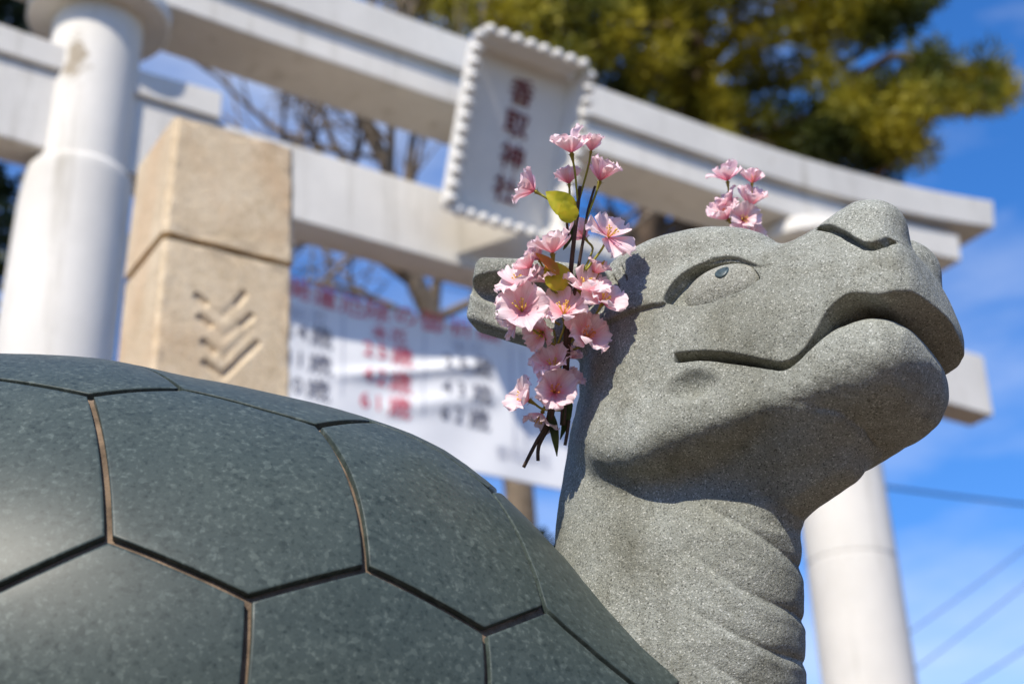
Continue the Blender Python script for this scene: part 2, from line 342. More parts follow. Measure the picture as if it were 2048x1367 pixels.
# carved strokes, in (along, up) metres round the middle of the joint
def stroke_px(u0,v0,u1,v1):
    out=[]
    for u,v in ((u0,v0),(u1,v1)):
        d=ray(u,v); s=((np.array([pc[0],pc[1],0])-CAM)@QN)/(d@QN); P=CAM+d*s; out.append(((P-np.array([pc[0],pc[1],0]))@QA,P[2]))
    return out
STR=[stroke_px(*s) for s in ((394,592,412,606),(400,634,421,650),(408,684,428,702),(410,726,446,752),(488,588,474,606),(502,632,485,648),(514,686,446,752))]
FAINT=[stroke_px(*s) for s in ((412,606,444,634),(474,606,444,634),(421,650,446,674),(485,648,446,674),(428,702,447,716),(500,660,447,716))]
def carve(a,z):
    d=9;e=9
    for (a0,z0),(a1,z1) in FAINT:
        t=max(0,min(1,((a-a0)*(a1-a0)+(z-z0)*(z1-z0))/((a1-a0)**2+(z1-z0)**2))); e=min(e,math.hypot(a-a0-t*(a1-a0),z-z0-t*(z1-z0)))
    for (a0,z0),(a1,z1) in STR:
        t=max(0,min(1,((a-a0)*(a1-a0)+(z-z0)*(z1-z0))/((a1-a0)**2+(z1-z0)**2))); d=min(d,math.hypot(a-a0-t*(a1-a0),z-z0-t*(z1-z0)))
    return max(.011*max(0,1-d/.013)**.7 if d<.013 else 0,.003*max(0,1-e/.016))
zj=POST_H
ztop=stroke_px(460,262,461,262)[0][1]
face_block('post_shaft',zj-.62,zj-.010,HW+.012,HW,carve,110,150)
V=[qp(-HW-.06,0.0,0),qp(HW+.06,0.0,0),qp(HW+.06,-DP-.02,0),qp(-HW-.06,-DP-.02,0),qp(-HW-.012,0,zj-.622),qp(HW+.012,0,zj-.622),qp(HW+.012,-DP,zj-.622),qp(-HW-.012,-DP,zj-.622)]
MB().hexa(V).build('post_foot',M['post'],post)
face_block('post_cap',zj+.010,ztop,HW+.006,HW-.006,None,24,24)
V=[qp(-HW+.02,-.015,zj-.02),qp(HW-.02,-.015,zj-.02),qp(HW-.02,-DP+.015,zj-.02),qp(-HW+.02,-DP+.015,zj-.02),qp(-HW+.02,-.015,zj+.02),qp(HW-.02,-.015,zj+.02),qp(HW-.02,-DP+.015,zj+.02),qp(-HW+.02,-DP+.015,zj+.02)]
MB().hexa(V).build('joint',M['post_cut'],post)
# ------------------------------------------------------------------ banner behind the tie beam
BN=-.135; BA0,BA1=.30,3.05; BZ1,BZ0=3.815,2.985
ban=empty('banner',tuple(gp((BA0+BA1)/2,BN,BZ0)),'white cloth banner with red heading and columns of numbers under the gate','banner')
def seg_d(a,z,p,q):
    t=np.clip(((a-p[0])*(q[0]-p[0])+(z-p[1])*(q[1]-p[1]))/((q[0]-p[0])**2+(q[1]-p[1])**2),0,1)
    da=a-p[0]-t*(q[0]-p[0]); dz=z-p[1]-t*(q[1]-p[1]); return np.hypot(da,dz)*np.sign(dz+1e-9),t
def cloth(a,z,off=0.0):
    """banner surface at (along, up): sag, ripples and one long diagonal fold"""
    s=(a-BA0)/(BA1-BA0); h=(z-BZ0)/(BZ1-BZ0)
    zz=z-.045*np.sin(np.pi*s)*h**2*1.0
    n=.007*np.sin(a*5.1+1.0+z*2.2)+.004*np.sin(a*13-z*7)
    n=n-.02*np.cos(np.pi*s)
    d,t=seg_d(a,z,(1.30,3.33),(2.20,3.60))
    n=n+.020*np.exp(-(d/.034)**2)*np.clip(t*3+.2,0,1)*np.clip((1.06-t)*6,0,1)
    d,t=seg_d(a,z,(1.65,3.24),(2.2,3.42)); n=n+.015*np.exp(-(d/.05)**2)
    return GO+GA*np.asarray(a)[...,None]+GN*(BN+n+off)[...,None]+np.array([0,0,1.])*np.asarray(zz)[...,None]
na,nzz=180,70
aa,zz=np.meshgrid(np.linspace(BA0,BA1,na+1),np.linspace(BZ0,BZ1,nzz+1))
Vf=cloth(aa.ravel(),zz.ravel(),0.0); Vb=cloth(aa.ravel(),zz.ravel(),-.003); k=na+1; nV=len(Vf)
Fq=[(j*k+i,j*k+i+1,(j+1)*k+i+1,(j+1)*k+i) for j in range(nzz) for i in range(na)]
Fb=[tuple(x+nV for x in f[::-1]) for f in Fq]
bd=[i for i in range(k)]+[j*k+na for j in range(1,nzz+1)]+[nzz*k+i for i in range(na-1,-1,-1)]+[j*k for j in range(nzz-1,0,-1)]
Fs=[(bd[i],bd[i]+nV,bd[(i+1)%len(bd)]+nV,bd[(i+1)%len(bd)]) for i in range(len(bd))]
obj('cloth',np.concatenate([Vf,Vb]),Fq+Fb+Fs,M['cloth'],ban,True)
def ban_at(u,v):
    d=ray(u,v); s=((GO-CAM)@GN+BN)/(d@GN); P=CAM+d*s; return (P-GO)@GA, (P-GO)[2]
def printed(ch,a,z,size,mt):
    V,F=glyph(ch,size,0,2)
    if not len(V): return
    obj('character',cloth(a+V[:,0],z+.03+V[:,1],.004),F,mt,ban)
for ch,(u,v) in zip('開運厄除の御祈願',((596,575),(651,590),(706,606),(757,617),(811,628),(862,640),(918,652),(972,664))):
    printed(ch,*ban_at(u,v),.14,M['ink_red'])
for txt,pos,mt in (('前厄',((598,629),(638,637)),M['ink_grey']),('本厄',((760,665),(798,673)),M['ink_red']),('後厄',((915,695),(948,703)),M['ink_grey'])):
    for ch,p in zip(txt,pos): printed(ch,*ban_at(*p),.095,mt)
for txt,x0,y0,mt in (('24歳',576,662,M['ink_black']),('41歳',573,719,M['ink_black']),('60歳',568,773,M['ink_black']),('25歳',737,700,M['ink_red']),('42歳',734,756,M['ink_red']),('61歳',730,808,M['ink_red']),('26歳',893,726,M['ink_black']),('43歳',891,781,M['ink_black']),('62歳',888,834,M['ink_black'])):
    for i,ch in enumerate(txt):
        dx=(0,28,68)[i]; printed(ch,*ban_at(x0+dx,y0+dx*.22),.118 if i<2 else .13,mt)
for i,ch in enumerate('香取神社'): printed(ch,*ban_at(1000+28*i,918+5*i),.085,M['ink_grey'])
def rule(p,q,w,mt):
    (a0,z0),(a1,z1)=ban_at(*p),ban_at(*q); t=np.linspace(0,1,24); a=a0+(a1-a0)*t; z=z0+(z1-z0)*t
    dx,dz=a1-a0,z1-z0; L=math.hypot(dx,dz); na_,nz_=-dz/L*w/2,dx/L*w/2
    V=np.concatenate([cloth(a+na_,z+nz_+.03,.004),cloth(a-na_,z-nz_+.03,.004)]); obj('printed_rule',V,[(i+24,i+25,i+1,i) for i in range(23)],mt,ban)
rule((1018,700),(1024,900),.012,M['ink_grey']); rule((1040,705),(1046,905),.012,M['ink_grey'])
rule((690,625),(682,800),.008,M['ink_grey']); rule((850,665),(843,840),.008,M['ink_grey'])
# cords that tie it up
for a in (BA0+.03,1.2,2.1,BA1-.03):
    p=cloth(np.array([a]),np.array([BZ1-.01]),.0)[0]; q=gp(a,-.105,4.0)
    MB().tube([p,(p+q)/2+GN*-.01,q],.006,6).build('cord',M['cloth'],ban,True)

# ------------------------------------------------------------------ trees behind the gate
def foliage_mat(name,cols,trans=.35,scale=1.3):
    m,n,l,b=mat(name); c=N(n,'ShaderNodeTexCoord'); z=N(n,'ShaderNodeTexNoise',Scale=scale,Detail=4.0); l.new(c.outputs['Object'],z.inputs['Vector'])
    r=ramp(n,cols); l.new(z.outputs[0],r.inputs[0]); l.new(r.outputs[0],b.inputs['Base Color']); b.inputs['Roughness'].default_value=.6; b.inputs['Specular IOR Level'].default_value=.3
    t=N(n,'ShaderNodeBsdfTranslucent'); l.new(r.outputs[0],t.inputs['Color']); mxs=N(n,'ShaderNodeMixShader'); mxs.inputs[0].default_value=trans
    l.new(b.outputs[0],mxs.inputs[1]); l.new(t.outputs[0],mxs.inputs[2]); l.new(mxs.outputs[0],n['Material Output'].inputs['Surface']); return m
M['needles']=foliage_mat('yellowed_needles',[(.30,(.035,.050,.009)),(.44,(.09,.105,.012)),(.55,(.34,.29,.02)),(.70,(.50,.40,.03))],.3,.9)
M['dark_leaf']=foliage_mat('evergreen_leaves',[(.35,(.012,.022,.008)),(.65,(.035,.05,.015))],.2)
def needle_cloud(centres,radii,per,length,width,seed):
    """many slim leaf blades fanned out of clump centres"""
    g=np.random.default_rng(seed); C=np.repeat(np.asarray(centres),per,0); R=np.repeat(np.asarray(radii),per); m=len(C)
    d=g.normal(size=(m,3)); d/=np.linalg.norm(d,axis=1,keepdims=True)
    p=C+d*(R*g.uniform(.15,1,m)**.6)[:,None]*np.array([1,1,.7])
    ax=d*.8+g.normal(size=(m,3))*.6+np.array([0,0,.25]); ax/=np.linalg.norm(ax,axis=1,keepdims=True)
    sd=np.cross(ax,g.normal(size=(m,3))); sd/=np.linalg.norm(sd,axis=1,keepdims=True)
    L=(length*g.uniform(.6,1.3,m))[:,None]; w=(width*g.uniform(.7,1.3,m))[:,None]
    V=np.concatenate([p-sd*w*.5,p+ax*L*.5-sd*w,p+ax*L,p+ax*L*.5+sd*w],0)
    i=np.arange(m); F=np.stack([i,i+m,i+2*m,i+3*m],1); return V,F
def limb_path(p,q,bend,seed,n=10):
    g=np.random.default_rng(seed); p=np.asarray(p,float);q=np.asarray(q,float); L=np.linalg.norm(q-p)
    mid=(p+q)/2+g.normal(size=3)*bend*L; return spline([p,mid,q],n)
# pine whose crown hangs over the gate
PZ=14.0
root=at(1330,900,PZ+1.5); root[2]=0
pine=empty('pine_tree',tuple(root),'yellow green pine tree crown spreading above the gate','tree')
top=at(1420,-250,PZ+1.2)
trunk=spline([root,root+np.array([.2,.1,4]),at(1380,260,PZ+1.4),top],24)
MB().tube(trunk,np.linspace(.30,.09,24),10).build('trunk',M['bark'],pine,True)
clumps=[];rad=[]
# (u, v, depth offset, spread px, count) of boughs
boughs=[(840,-20,.2,95,14),(960,30,.4,85,10),(1080,-10,-.2,110,22),(1190,60,.0,105,22),(1310,30,.2,110,22),(1270,170,.5,80,12),(1330,260,.7,90,16),(1440,220,.6,85,13),(1480,60,.5,80,9),(1560,290,.5,90,20),(1660,290,.3,80,18),(1700,190,-.2,85,18),(1790,250,-.1,75,15),(1840,170,-.3,70,13),(1905,185,-.3,52,11),(1975,182,-.3,32,7),(1740,40,.2,80,16),(1820,20,.3,55,10),(1620,20,.4,90,12),(1480,330,.6,70,10),(1400,-90,.2,160,26),(1150,-120,.2,150,24),(1700,-90,.2,140,22),(900,-130,.3,120,14),(1590,150,.9,60,5),(1750,320,.3,50,8),(1380,120,.9,50,4)]
limbs=MB()
for bi,(u,v,dd,sp,ct) in enumerate(boughs):
    c=at(u,v,PZ+dd); j=np.argmin(np.linalg.norm(trunk-c+np.array([0,0,.5]),axis=1)); j=min(max(j,8),22)
    limbs.tube(limb_path(trunk[j],c,.12,bi),np.linspace(.07,.018,10),6)
    for k_ in range(ct):
        q=at(u+rnd.gauss(0,sp*.55),v+rnd.gauss(0,sp*.42),PZ+dd+rnd.gauss(0,.35)); clumps.append(q); rad.append(rnd.uniform(.11,.25))
        if k_%2==0: limbs.tube(limb_path(c,q,.15,bi*50+k_,5),np.linspace(.018,.006,5),4)
limbs.build('limbs',M['bark'],pine,True)
V,F=needle_cloud(clumps,rad,170,.12,.011,3); obj('crown',V,F,M['needles'],pine)
# leaning bare tree seen through the gate
BT=11.5
def bare_tree(name,label,pts,rads,branches,mt,seed,group):
    root=np.array(pts[0]); o=empty(name,tuple(root),label,'tree',group)
    tr=spline(pts,30); MB().tube(tr,np.interp(np.linspace(0,1,30),np.linspace(0,1,len(rads)),rads),10).build('trunk',mt,o,True)
    g=random.Random(seed); mb=MB(); count=[0]
    def grow(p,d,L,r,lev):
        count[0]+=1
        n=6; pts_=[p]; dd=d.copy()
        for i in range(n-1):
            dd=dd+np.array([g.gauss(0,.13),g.gauss(0,.13),g.gauss(.03,.1)]); dd/=np.linalg.norm(dd); pts_.append(pts_[-1]+dd*L/(n-1))
        mb.tube(pts_,np.linspace(r,r*.55,n),5 if lev else 7,False)
        if lev>=3: return
        for i in range(g.randint(3,5) if lev<2 else g.randint(2,4)):
            s=g.randint(1,n-1); nd=dd+np.array([g.gauss(0,.7),g.gauss(0,.5),g.gauss(.15,.5)]); nd/=np.linalg.norm(nd); grow(pts_[s],nd,L*g.uniform(.45,.75),r*.5,lev+1)
    for (s,q,r) in branches:
        p=tr[int(s*29)]; d=np.array(q)-p; L=np.linalg.norm(d); grow(p,d/L,L,r,0)
    mb.build('branches',mt,o,True); return o
r0=at(1050,1250,BT); r0[2]=0
bare_tree('bare_tree','leafless tree with pale branches seen between the gate beams',[r0,at(1040,1000,BT),at(930,760,BT),at(830,560,BT),at(790,380,BT),at(700,150,BT)],[.14,.11,.085,.07,.05,.02],
  [(.62,at(640,300,BT-.3),.042),(.66,at(560,180,BT),.04),(.70,at(520,120,BT+.3),.036),(.55,at(880,300,BT+.2),.045),(.75,at(860,200,BT),.04),(.6,at(480,330,BT+.4),.04),(.5,at(620,520,BT+.2),.03),(.52,at(1180,420,BT+.3),.036),(.8,at(640,60,BT),.04),(.85,at(800,40,BT),.035)],M['bark_pale'],5,'bare trees behind the gate')
r1=at(1300,900,BT+2); r1[2]=0
bare_tree('bare_tree','leafless tree almost hidden behind the carved head',[r1,at(1295,700,BT+2),at(1290,520,BT+2),at(1310,380,BT+2)],[.16,.14,.12,.08],
  [(.7,at(1210,420,BT+2),.06),(.75,at(1390,420,BT+2),.06),(.9,at(1250,330,BT+2),.05),(.85,at(1420,360,BT+2),.05),(.6,at(1180,520,BT+2),.04)],M['bark'],9,'bare trees behind the gate')
# dark evergreen at the left edge
EZ=10.5
r2=at(-140,900,EZ); r2[2]=0
ev=empty('evergreen_tree',tuple(r2),'dark evergreen tree behind the left gate pillar','tree')
tr=spline([r2,at(-150,600,EZ),at(-160,100,EZ)],16); MB().tube(tr,np.linspace(.22,.08,16),8).build('trunk',M['bark'],ev,True)
cl=[];rd=[]; lb=MB()
for i in range(150):
    v=rnd.uniform(-160,900); u=-130+rnd.gauss(0,1)*(75 if v<200 else 95)
    q=at(min(u,25),v,EZ+rnd.gauss(0,.45)); cl.append(q); rd.append(rnd.uniform(.16,.3))
    if i%3==0: lb.tube(limb_path(tr[rnd.randint(3,14)],q,.1,i,6),np.linspace(.03,.01,6),5)
lb.build('limbs',M['bark'],ev,True)
V,F=needle_cloud(cl,rd,150,.11,.03,11); obj('crown',V,F,M['dark_leaf'],ev)
# low hedge of shrubs at the foot of the banner
sh0=at(1085,1130,9.5); sh=empty('shrub',(sh0[0],sh0[1],0),'dark green shrub behind the neck below the banner','shrub')
cl=[];rd=[]
for i in range(46):
    t=rnd.random(); q=np.array([sh0[0]+rnd.gauss(0,.25),sh0[1]+rnd.gauss(0,.25),t*sh0[2]*1.06]); cl.append(q); rd.append(.22)
V,F=needle_cloud(cl,rd,130,.10,.03,13); obj('crown',V,F,M['dark_leaf'],sh)
MB().tube([(sh0[0],sh0[1],0),(sh0[0],sh0[1],sh0[2]*.9)],[.06,.03],7).build('trunk',M['bark'],sh,True)
# overhead cables
WZ=26
for (p,q,r,lab) in (((1500,932),(2300,1032),.020,'single dark overhead cable crossing behind the right pillar'),((1700,1345),(2250,940),.012,'uppermost of the slanting overhead cables at lower right'),((1720,1420),(2300,960),.012,'middle slanting overhead cable at lower right'),((1820,1440),(2300,1120),.015,'lowest slanting overhead cable in the bottom right corner')):
    P=at(*p,WZ);Q=at(*q,WZ+3); t=np.linspace(-.6,1.6,30); pts=P+(Q-P)*t[:,None]; pts[:,2]-=.25*(1-(2*t-1)**2)*.3
    o=MB().tube(pts,r,6).build('power_line',M['wire'],None,True); tag(o,lab,'cable','overhead cables')

# unseen belt of trees added round the precinct to cut low sky fill
cl=[];rd=[]
for i in range(900):
    a=rnd.uniform(0,2*math.pi); back=.5-.5*math.cos(a)            # a=pi is behind the viewer
    R_=rnd.uniform(17,24); h=(2.6+4.9*back)*(.8+.35*math.sin(a*7)+.15*math.sin(a*17)); z=h*rnd.random()**.8
    cl.append((R_*math.sin(a),R_*math.cos(a)+2,z)); rd.append(rnd.uniform(.8,1.5))
V,F=needle_cloud(cl,rd,90,.75,.22,21); tb=obj('sky_blocker_trees',V,F,M['dark_leaf']); tag(tb,'unseen belt of dark evergreen trees added to block low sky light','trees',kind='stuff')

# ------------------------------------------------------------------ the carved animal: a solid sculpted as a distance field
HY=math.radians(35)
HF=np.array([math.cos(HY),-math.sin(HY),0]); HL=np.array([math.sin(HY),math.cos(HY),0]); HT=np.array([0,0,1.])
HO=ray(1450,700)*FPX
def head_world(q): return CAM+PX*(HO+q[...,0:1]*HF+q[...,1:2]*HT+q[...,2:3]*HL)
def smin(a,b,k):
    h=np.maximum(k-np.abs(a-b),0)/k
    return np.minimum(a,b)-h*h*k*.25
def smax(a,b,k): return -smin(-a,-b,k)
def ell(p,c,r,ax=None):
    q=p-np.array(c,dtype=p.dtype)
    if ax is not None: q=q@np.array(ax,dtype=p.dtype).T
    r=np.array(r,dtype=p.dtype)
    k0=np.sqrt(((q/r)**2).sum(-1)); k1=np.sqrt(((q/(r*r))**2).sum(-1))+1e-9
    return k0*(k0-1)/k1
def capsule(p,a,b,ra,rb):
    a=np.array(a,dtype=p.dtype);b=np.array(b,dtype=p.dtype);ab=b-a
    h=np.clip(((p-a)@ab)/(ab@ab),0,1)
    return np.sqrt(((p-a-h[...,None]*ab)**2).sum(-1))-(ra+(rb-ra)*h)
def loft(f,t,l,T,n=2.5):
    F=[r[0] for r in T]
    top=np.interp(f,F,[r[1] for r in T]);bot=np.interp(f,F,[r[2] for r in T]);w=np.interp(f,F,[r[3] for r in T])
    tc=(top+bot)/2;h=np.maximum((top-bot)/2,1);w=np.maximum(w,1)
    k=((np.abs(t-tc)/h)**n+(np.abs(l)/w)**n)**(1/n)
    d=(k-1)*np.minimum(h,w)
    return np.maximum(d*.8,np.maximum(F[0]-f,f-F[-1]))
def smooth_table(T,step=2):
    # monotone-ish cubic resample
    T=np.array(T,float);F=np.arange(T[0,0],T[-1,0]+1,step)
    out=[F]
    for c in range(1,T.shape[1]):
        x,y=T[:,0],T[:,c]
        m=np.gradient(y,x)
        i=np.clip(np.searchsorted(x,F)-1,0,len(x)-2);hh=x[i+1]-x[i];s=(F-x[i])/hh
        out.append((2*s**3-3*s**2+1)*y[i]+(s**3-2*s**2+s)*hh*m[i]+(-2*s**3+3*s**2)*y[i+1]+(s**3-s**2)*hh*m[i+1])
    return np.stack(out,1).tolist()
LIP=smooth_table([(-20,-116),(0,-120),(60,-126),(140,-144),(190,-160),(215,-166),(240,-156),(275,-118),(305,-74),(330,-56),(400,-60),(450,-45),(520,-40)],2)
UP=smooth_table([(-290,-20,-60,20),(-272,70,-120,110),(-230,125,-190,168),(-140,165,-240,202),(-40,180,-260,208),(60,172,-260,203),(140,158,-250,190),(230,156,-225,174),(310,160,-200,166),(360,148,-170,162),(400,112,-140,152),(430,62,-112,134),(448,5,-80,100),(457,-25,-58,50),(463,-40,-46,8)])
LOW=smooth_table([(-300,-140,-180,40),(-260,-110,-230,110),(-200,-70,-300,165),(-120,-40,-332,192),(-60,-60,-336,200),(20,-90,-314,198),(100,-110,-292,182),(180,-125,-270,166),(260,-110,-254,156),(320,-68,-246,152),(370,-62,-230,141),(405,-78,-204,118),(426,-100,-172,82),(438,-128,-142,24)])
def neck(f,t,l):
    dl=np.interp(t,[-1100,-850,-620,-420],[120,92,30,0]); f=f+.574*dl; l=l-.819*dl
    ax=np.interp(t,[-1100,-700,-500,-300,0],[-190,-172,-156,-146,-118])
    rf=np.interp(t,[-1100,-700,-420,-250,0],[262,258,256,245,190])
    rl=np.interp(t,[-1100,-700,-420,-250,0],[225,190,158,146,140])
    df=f-ax
    rl=rl*np.interp(df,[-200,-40,90],[1.22,1.14,1.0])
    k=np.sqrt((df/rf)**2+(l/rl)**2)
    d=(k-1)*np.minimum(rf,rl)
    ph=(t+.8*f+385+9*np.sin(t*.021+.4)+6*np.sin(l*.03+t*.013))/95; s=ph-np.floor(ph)
    bul=1-np.abs(2*s-1)**3+.25*np.exp(-((s-.85)/.1)**2)
    A=5.5*np.clip((f+90)/150,0,1)*np.clip((-330-t)/60,0,1)
    d=d-A*(bul-.6)
    # loose fold of skin high on the side
    return np.maximum(d*.9,t-40)
RHO=math.radians(10);PIT=math.radians(-5)
_Rr=np.array([[1,0,0],[0,math.cos(RHO),math.sin(RHO)],[0,-math.sin(RHO),math.cos(RHO)]])
_Rp=np.array([[math.cos(PIT),math.sin(PIT),0],[-math.sin(PIT),math.cos(PIT),0],[0,0,1]])
PIV=np.array([0,-60,0.])
HM=_Rp@_Rr
def h2l(p): return ((p-PIV.astype(p.dtype))@HM.T.astype(p.dtype))+PIV.astype(p.dtype)   # head space -> tilted local
def l2h(q): return ((q-PIV)@HM)+PIV

CREASE=smooth_table([(-340,-18),(-182,-14),(-117,-8),(-50,-5),(-19,-4),(0,22),(30,66),(70,87),(110,81),(140,61),(165,46),(190,52),(220,60),(260,70)],2)
def almond(f,t):
    a=math.radians(8);x=(f-76);y=(t-5)
    x,y=x*math.cos(a)+y*math.sin(a),-x*math.sin(a)+y*math.cos(a)
    return np.maximum(np.sqrt((x+6)**2+(y+22)**2)-99, np.sqrt(x*x+(y-138)**2)-166)
def poly(ps,pts,r):
    d=None
    for a,b in zip(pts[:-1],pts[1:]):
        c=capsule(ps,a,b,r,r); d=c if d is None else np.minimum(d,c)
    return d
def poly2(f,t,pts):
    d=None
    for (a0,b0),(a1,b1) in zip(pts[:-1],pts[1:]):
        q=(a1-a0)**2+(b1-b0)**2; h=np.clip(((f-a0)*(a1-a0)+(t-b0)*(b1-b0))/q,0,1)
        c=np.sqrt((f-a0-h*(a1-a0))**2+(t-b0-h*(b1-b0))**2); d=c if d is None else np.minimum(d,c)
    return d
GROOVES=[([(255,140),(290,118),(319,94),(345,66),(368,46),(384,42),(398,52),(404,66)],6,18),([(-175,118),(-150,72)],2,5),([(-150,128),(-132,88)],2,5)]
E1=np.array([-180,15,95.]);E1/=np.linalg.norm(E1)
E3=np.array([.51,-.30,.73]);E3-=E1*(E1@E3);E3/=np.linalg.norm(E3);E2=np.cross(E3,E1)
if E2[1]<0:E2=-E2
EAX=np.stack([E1,E2,E3]); EC=np.array([-326,62,226.])
def ear(ps):
    q=(ps-EC.astype(ps.dtype))@EAX.T.astype(ps.dtype)
    x,y,z=q[...,0],q[...,1],q[...,2]
    yb=y+0.0008*(x)**2*0-(x*0.06)
    hx,hy,hz=136,np.interp(x,[-140,0,136],[92,86,70]),50
    b=np.stack([np.maximum(np.abs(x)-hx+20,0),np.maximum(np.abs(yb)-hy+20,0),np.maximum(np.abs(z)-hz+20,0)],-1)
    d=np.sqrt((b**2).sum(-1))-20
    # scoop
    c=ell(q,(-6,12,46),(150,42,54))
    c2=ell(q,(10,-30,72),(105,48,38))
    return smax(smax(d,-c,6),-c2,14)

THR=np.array(smooth_table([(-200,-370,120),(-60,-372,150),(40,-365,158),(110,-358,158),(180,-346,152),(240,-322,140),(320,-262,106)],4)).T
def base(p):
    n=neck(p[...,0],p[...,1],p[...,2])
    p=h2l(p)
    f,t,l=p[...,0],p[...,1],p[...,2]
    al=np.abs(l); ps=np.stack([f,t,al],-1)
    up=loft(f,t,l,UP,2.6)
    cr=np.interp(f,[r[0] for r in CREASE],[r[1] for r in CREASE])
    th=9*np.clip((200-f)/70,0,1)*np.clip((al-20)/80,0,1)
    bl=smin(up-th,ell(ps,(-55,141,116),(196,68,90)),34)
    bl=smax(bl,(cr-t)*.8,6)
    bl=np.maximum(bl,f-200)
    lip=np.interp(f,[r[0] for r in LIP],[r[1] for r in LIP])
    cut=np.maximum((t-lip)*.8,-(f-5))
    low=loft(f,t,l,LOW,np.interp(f,[-100,180,320],[5.5,5.0,2.6]))
    up=smax(up,-cut,3)
    d=smin(up,low,8)
    d=smin(d,bl,3)
    d=smin(d,capsule(ps,(170,80,70),(332,134,68),56,73),30)
    bt=np.interp(f,THR[0],THR[1]); hw=np.interp(f,THR[0],THR[2])
    hw=10+(hw-10)*np.clip((t-bt)/np.maximum(-246-bt,1),0,1.0)
    th_=smax((al-hw)*.6,(bt-t)*.8,40)
    th_=smax(smax(smax(th_,f-320,30),-170-f,30),t+252,16)
    d=smin(d,th_,10)
    d=smin(d,capsule(p,(70,-322,42),(232,-272,34),74,54),26)
    # eye socket
    so=smax(almond(f,t),-(d+16),4); so=np.maximum(so,60-al)
    d=smax(d,-so,3)
    # nostril boss stands a little proud above its crease
    nc=np.interp(f,[255,290,319,345,368,384,398,404,430],[140,118,94,66,46,42,52,66,90])
    mk=np.clip((f-245)/45,0,1)*np.clip((425-f)/35,0,1)*np.clip((al-45)/40,0,1)*np.clip((215-t)/70,0,1)
    d=np.minimum(d,smax(d-8*mk,(nc-t)*.8,6))
    # carved lines: nostril wings and the short cuts behind the brow
    for pts,r,dep in GROOVES:
        g=poly2(f,t,pts)-r; g=smax(g,-(d+dep),2); g=np.maximum(g,70-al); d=smax(d,-g,3)
    # mouth slot
    sl=np.maximum(np.abs(t-lip+9)-9,np.maximum(5-f,f-300)); sl=smax(sl,-(d+30),3)
    d=smax(d,-sl,3)
    # pit below the corner of the mouth
    d=smax(d,-ell(ps,(50,-198,208),(48,31,38)),14)
    d=smin(d,ear(ps),24)
    d=smin(d,n,30)
    d=d+.8*np.sin(.051*f+1.3*np.sin(.033*t))*np.sin(.047*t+1.1*np.sin(.037*l))*np.sin(.044*l+.9)+.18*np.sin(.13*f+.6*t*.11)*np.sin(.12*t-.09*l)
    return d

def sdf(p): return base(p)
def surface_nets(lo,hi,h):
    lo=np.array(lo,float); n=(np.ceil((np.array(hi)-lo)/h)).astype(int)+1
    ck=4; nc=(n+ck-1)//ck+1
    ax=[lo[i]+h*ck*np.arange(nc[i]) for i in range(3)]
    G=np.stack(np.meshgrid(*ax,indexing='ij'),-1).astype(np.float32)
    dc=np.stack([sdf(G[i]) for i in range(nc[0])],0)
    D=np.repeat(np.repeat(np.repeat(dc,ck,0),ck,1),ck,2)[:n[0],:n[1],:n[2]].astype(np.float32)
    near=np.abs(dc)<h*ck*2.6
    idx=np.argwhere(near)
    off=np.stack(np.meshgrid(*[np.arange(ck)]*3,indexing='ij'),-1).reshape(-1,3)
    for s in range(0,len(idx),8000):
        I=(idx[s:s+8000,None,:]*ck+off[None]).reshape(-1,3); I=I[(I<n).all(1)]
        D[I[:,0],I[:,1],I[:,2]]=sdf((lo+I*h).astype(np.float32))
    S=D<0
    c=S[:-1,:-1,:-1].astype(np.uint8)
    for a in (0,1):
        for b in (0,1):
            for d in (0,1):
                if a+b+d: c=c+S[a:S.shape[0]-1+a,b:S.shape[1]-1+b,d:S.shape[2]-1+d]
    act=(c>0)&(c<8); C=np.argwhere(act); ids=np.full(act.shape,-1,np.int32); ids[act]=np.arange(len(C))
    acc=np.zeros((len(C),3)); cnt=np.zeros(len(C))
    cor=[(a,b,d) for a in (0,1) for b in (0,1) for d in (0,1)]
    val={q:D[C[:,0]+q[0],C[:,1]+q[1],C[:,2]+q[2]] for q in cor}
    for q in cor:
        for k in range(3):
            if q[k]==0:
                r=list(q); r[k]=1; r=tuple(r); x,y=val[q],val[r]; m=(x<0)!=(y<0)
                t=np.where(m,x/(x-y+1e-12),0); P=np.array(q,float)[None]+np.eye(3)[k][None]*t[:,None]
                acc[m]+=P[m]; cnt[m]+=1
    V=lo+h*(C+acc/cnt[:,None])
    Q=[]
    for k in range(3):
        a,b=[(1,2),(2,0),(0,1)][k]
        sl0=[slice(None)]*3; sl1=[slice(None)]*3; sl0[k]=slice(0,-1); sl1[k]=slice(1,None)
        s0=S[tuple(sl0)]; s1=S[tuple(sl1)]
        E=np.argwhere(s0!=s1); E=E[(E[:,a]>0)&(E[:,b]>0)&(E[:,a]<act.shape[a])&(E[:,b]<act.shape[b])]
        fl=s0[E[:,0],E[:,1],E[:,2]]
        def g(da,db):
            J=E.copy(); J[:,a]-=da; J[:,b]-=db; return ids[J[:,0],J[:,1],J[:,2]]
        q=np.stack([g(1,1),g(0,1),g(0,0),g(1,0)],1); q[~fl]=q[~fl][:,::-1]; Q.append(q)
    Q=np.concatenate(Q); Q=Q[(Q>=0).all(1)]
    # two projection steps onto the surface
    for _ in range(2):
        p=V.astype(np.float32); d=sdf(p); e=1.5; gr=np.stack([sdf(p+np.eye(3,dtype=np.float32)[k]*e)-sdf(p-np.eye(3,dtype=np.float32)[k]*e) for k in range(3)],1)/(2*e)
        g2=(gr**2).sum(1)+.05; st=np.clip(d/g2,-2,2); V=V-gr*(st*.8)[:,None]
    return V,Q
base_pt=np.array([-.42,1.62,0.])
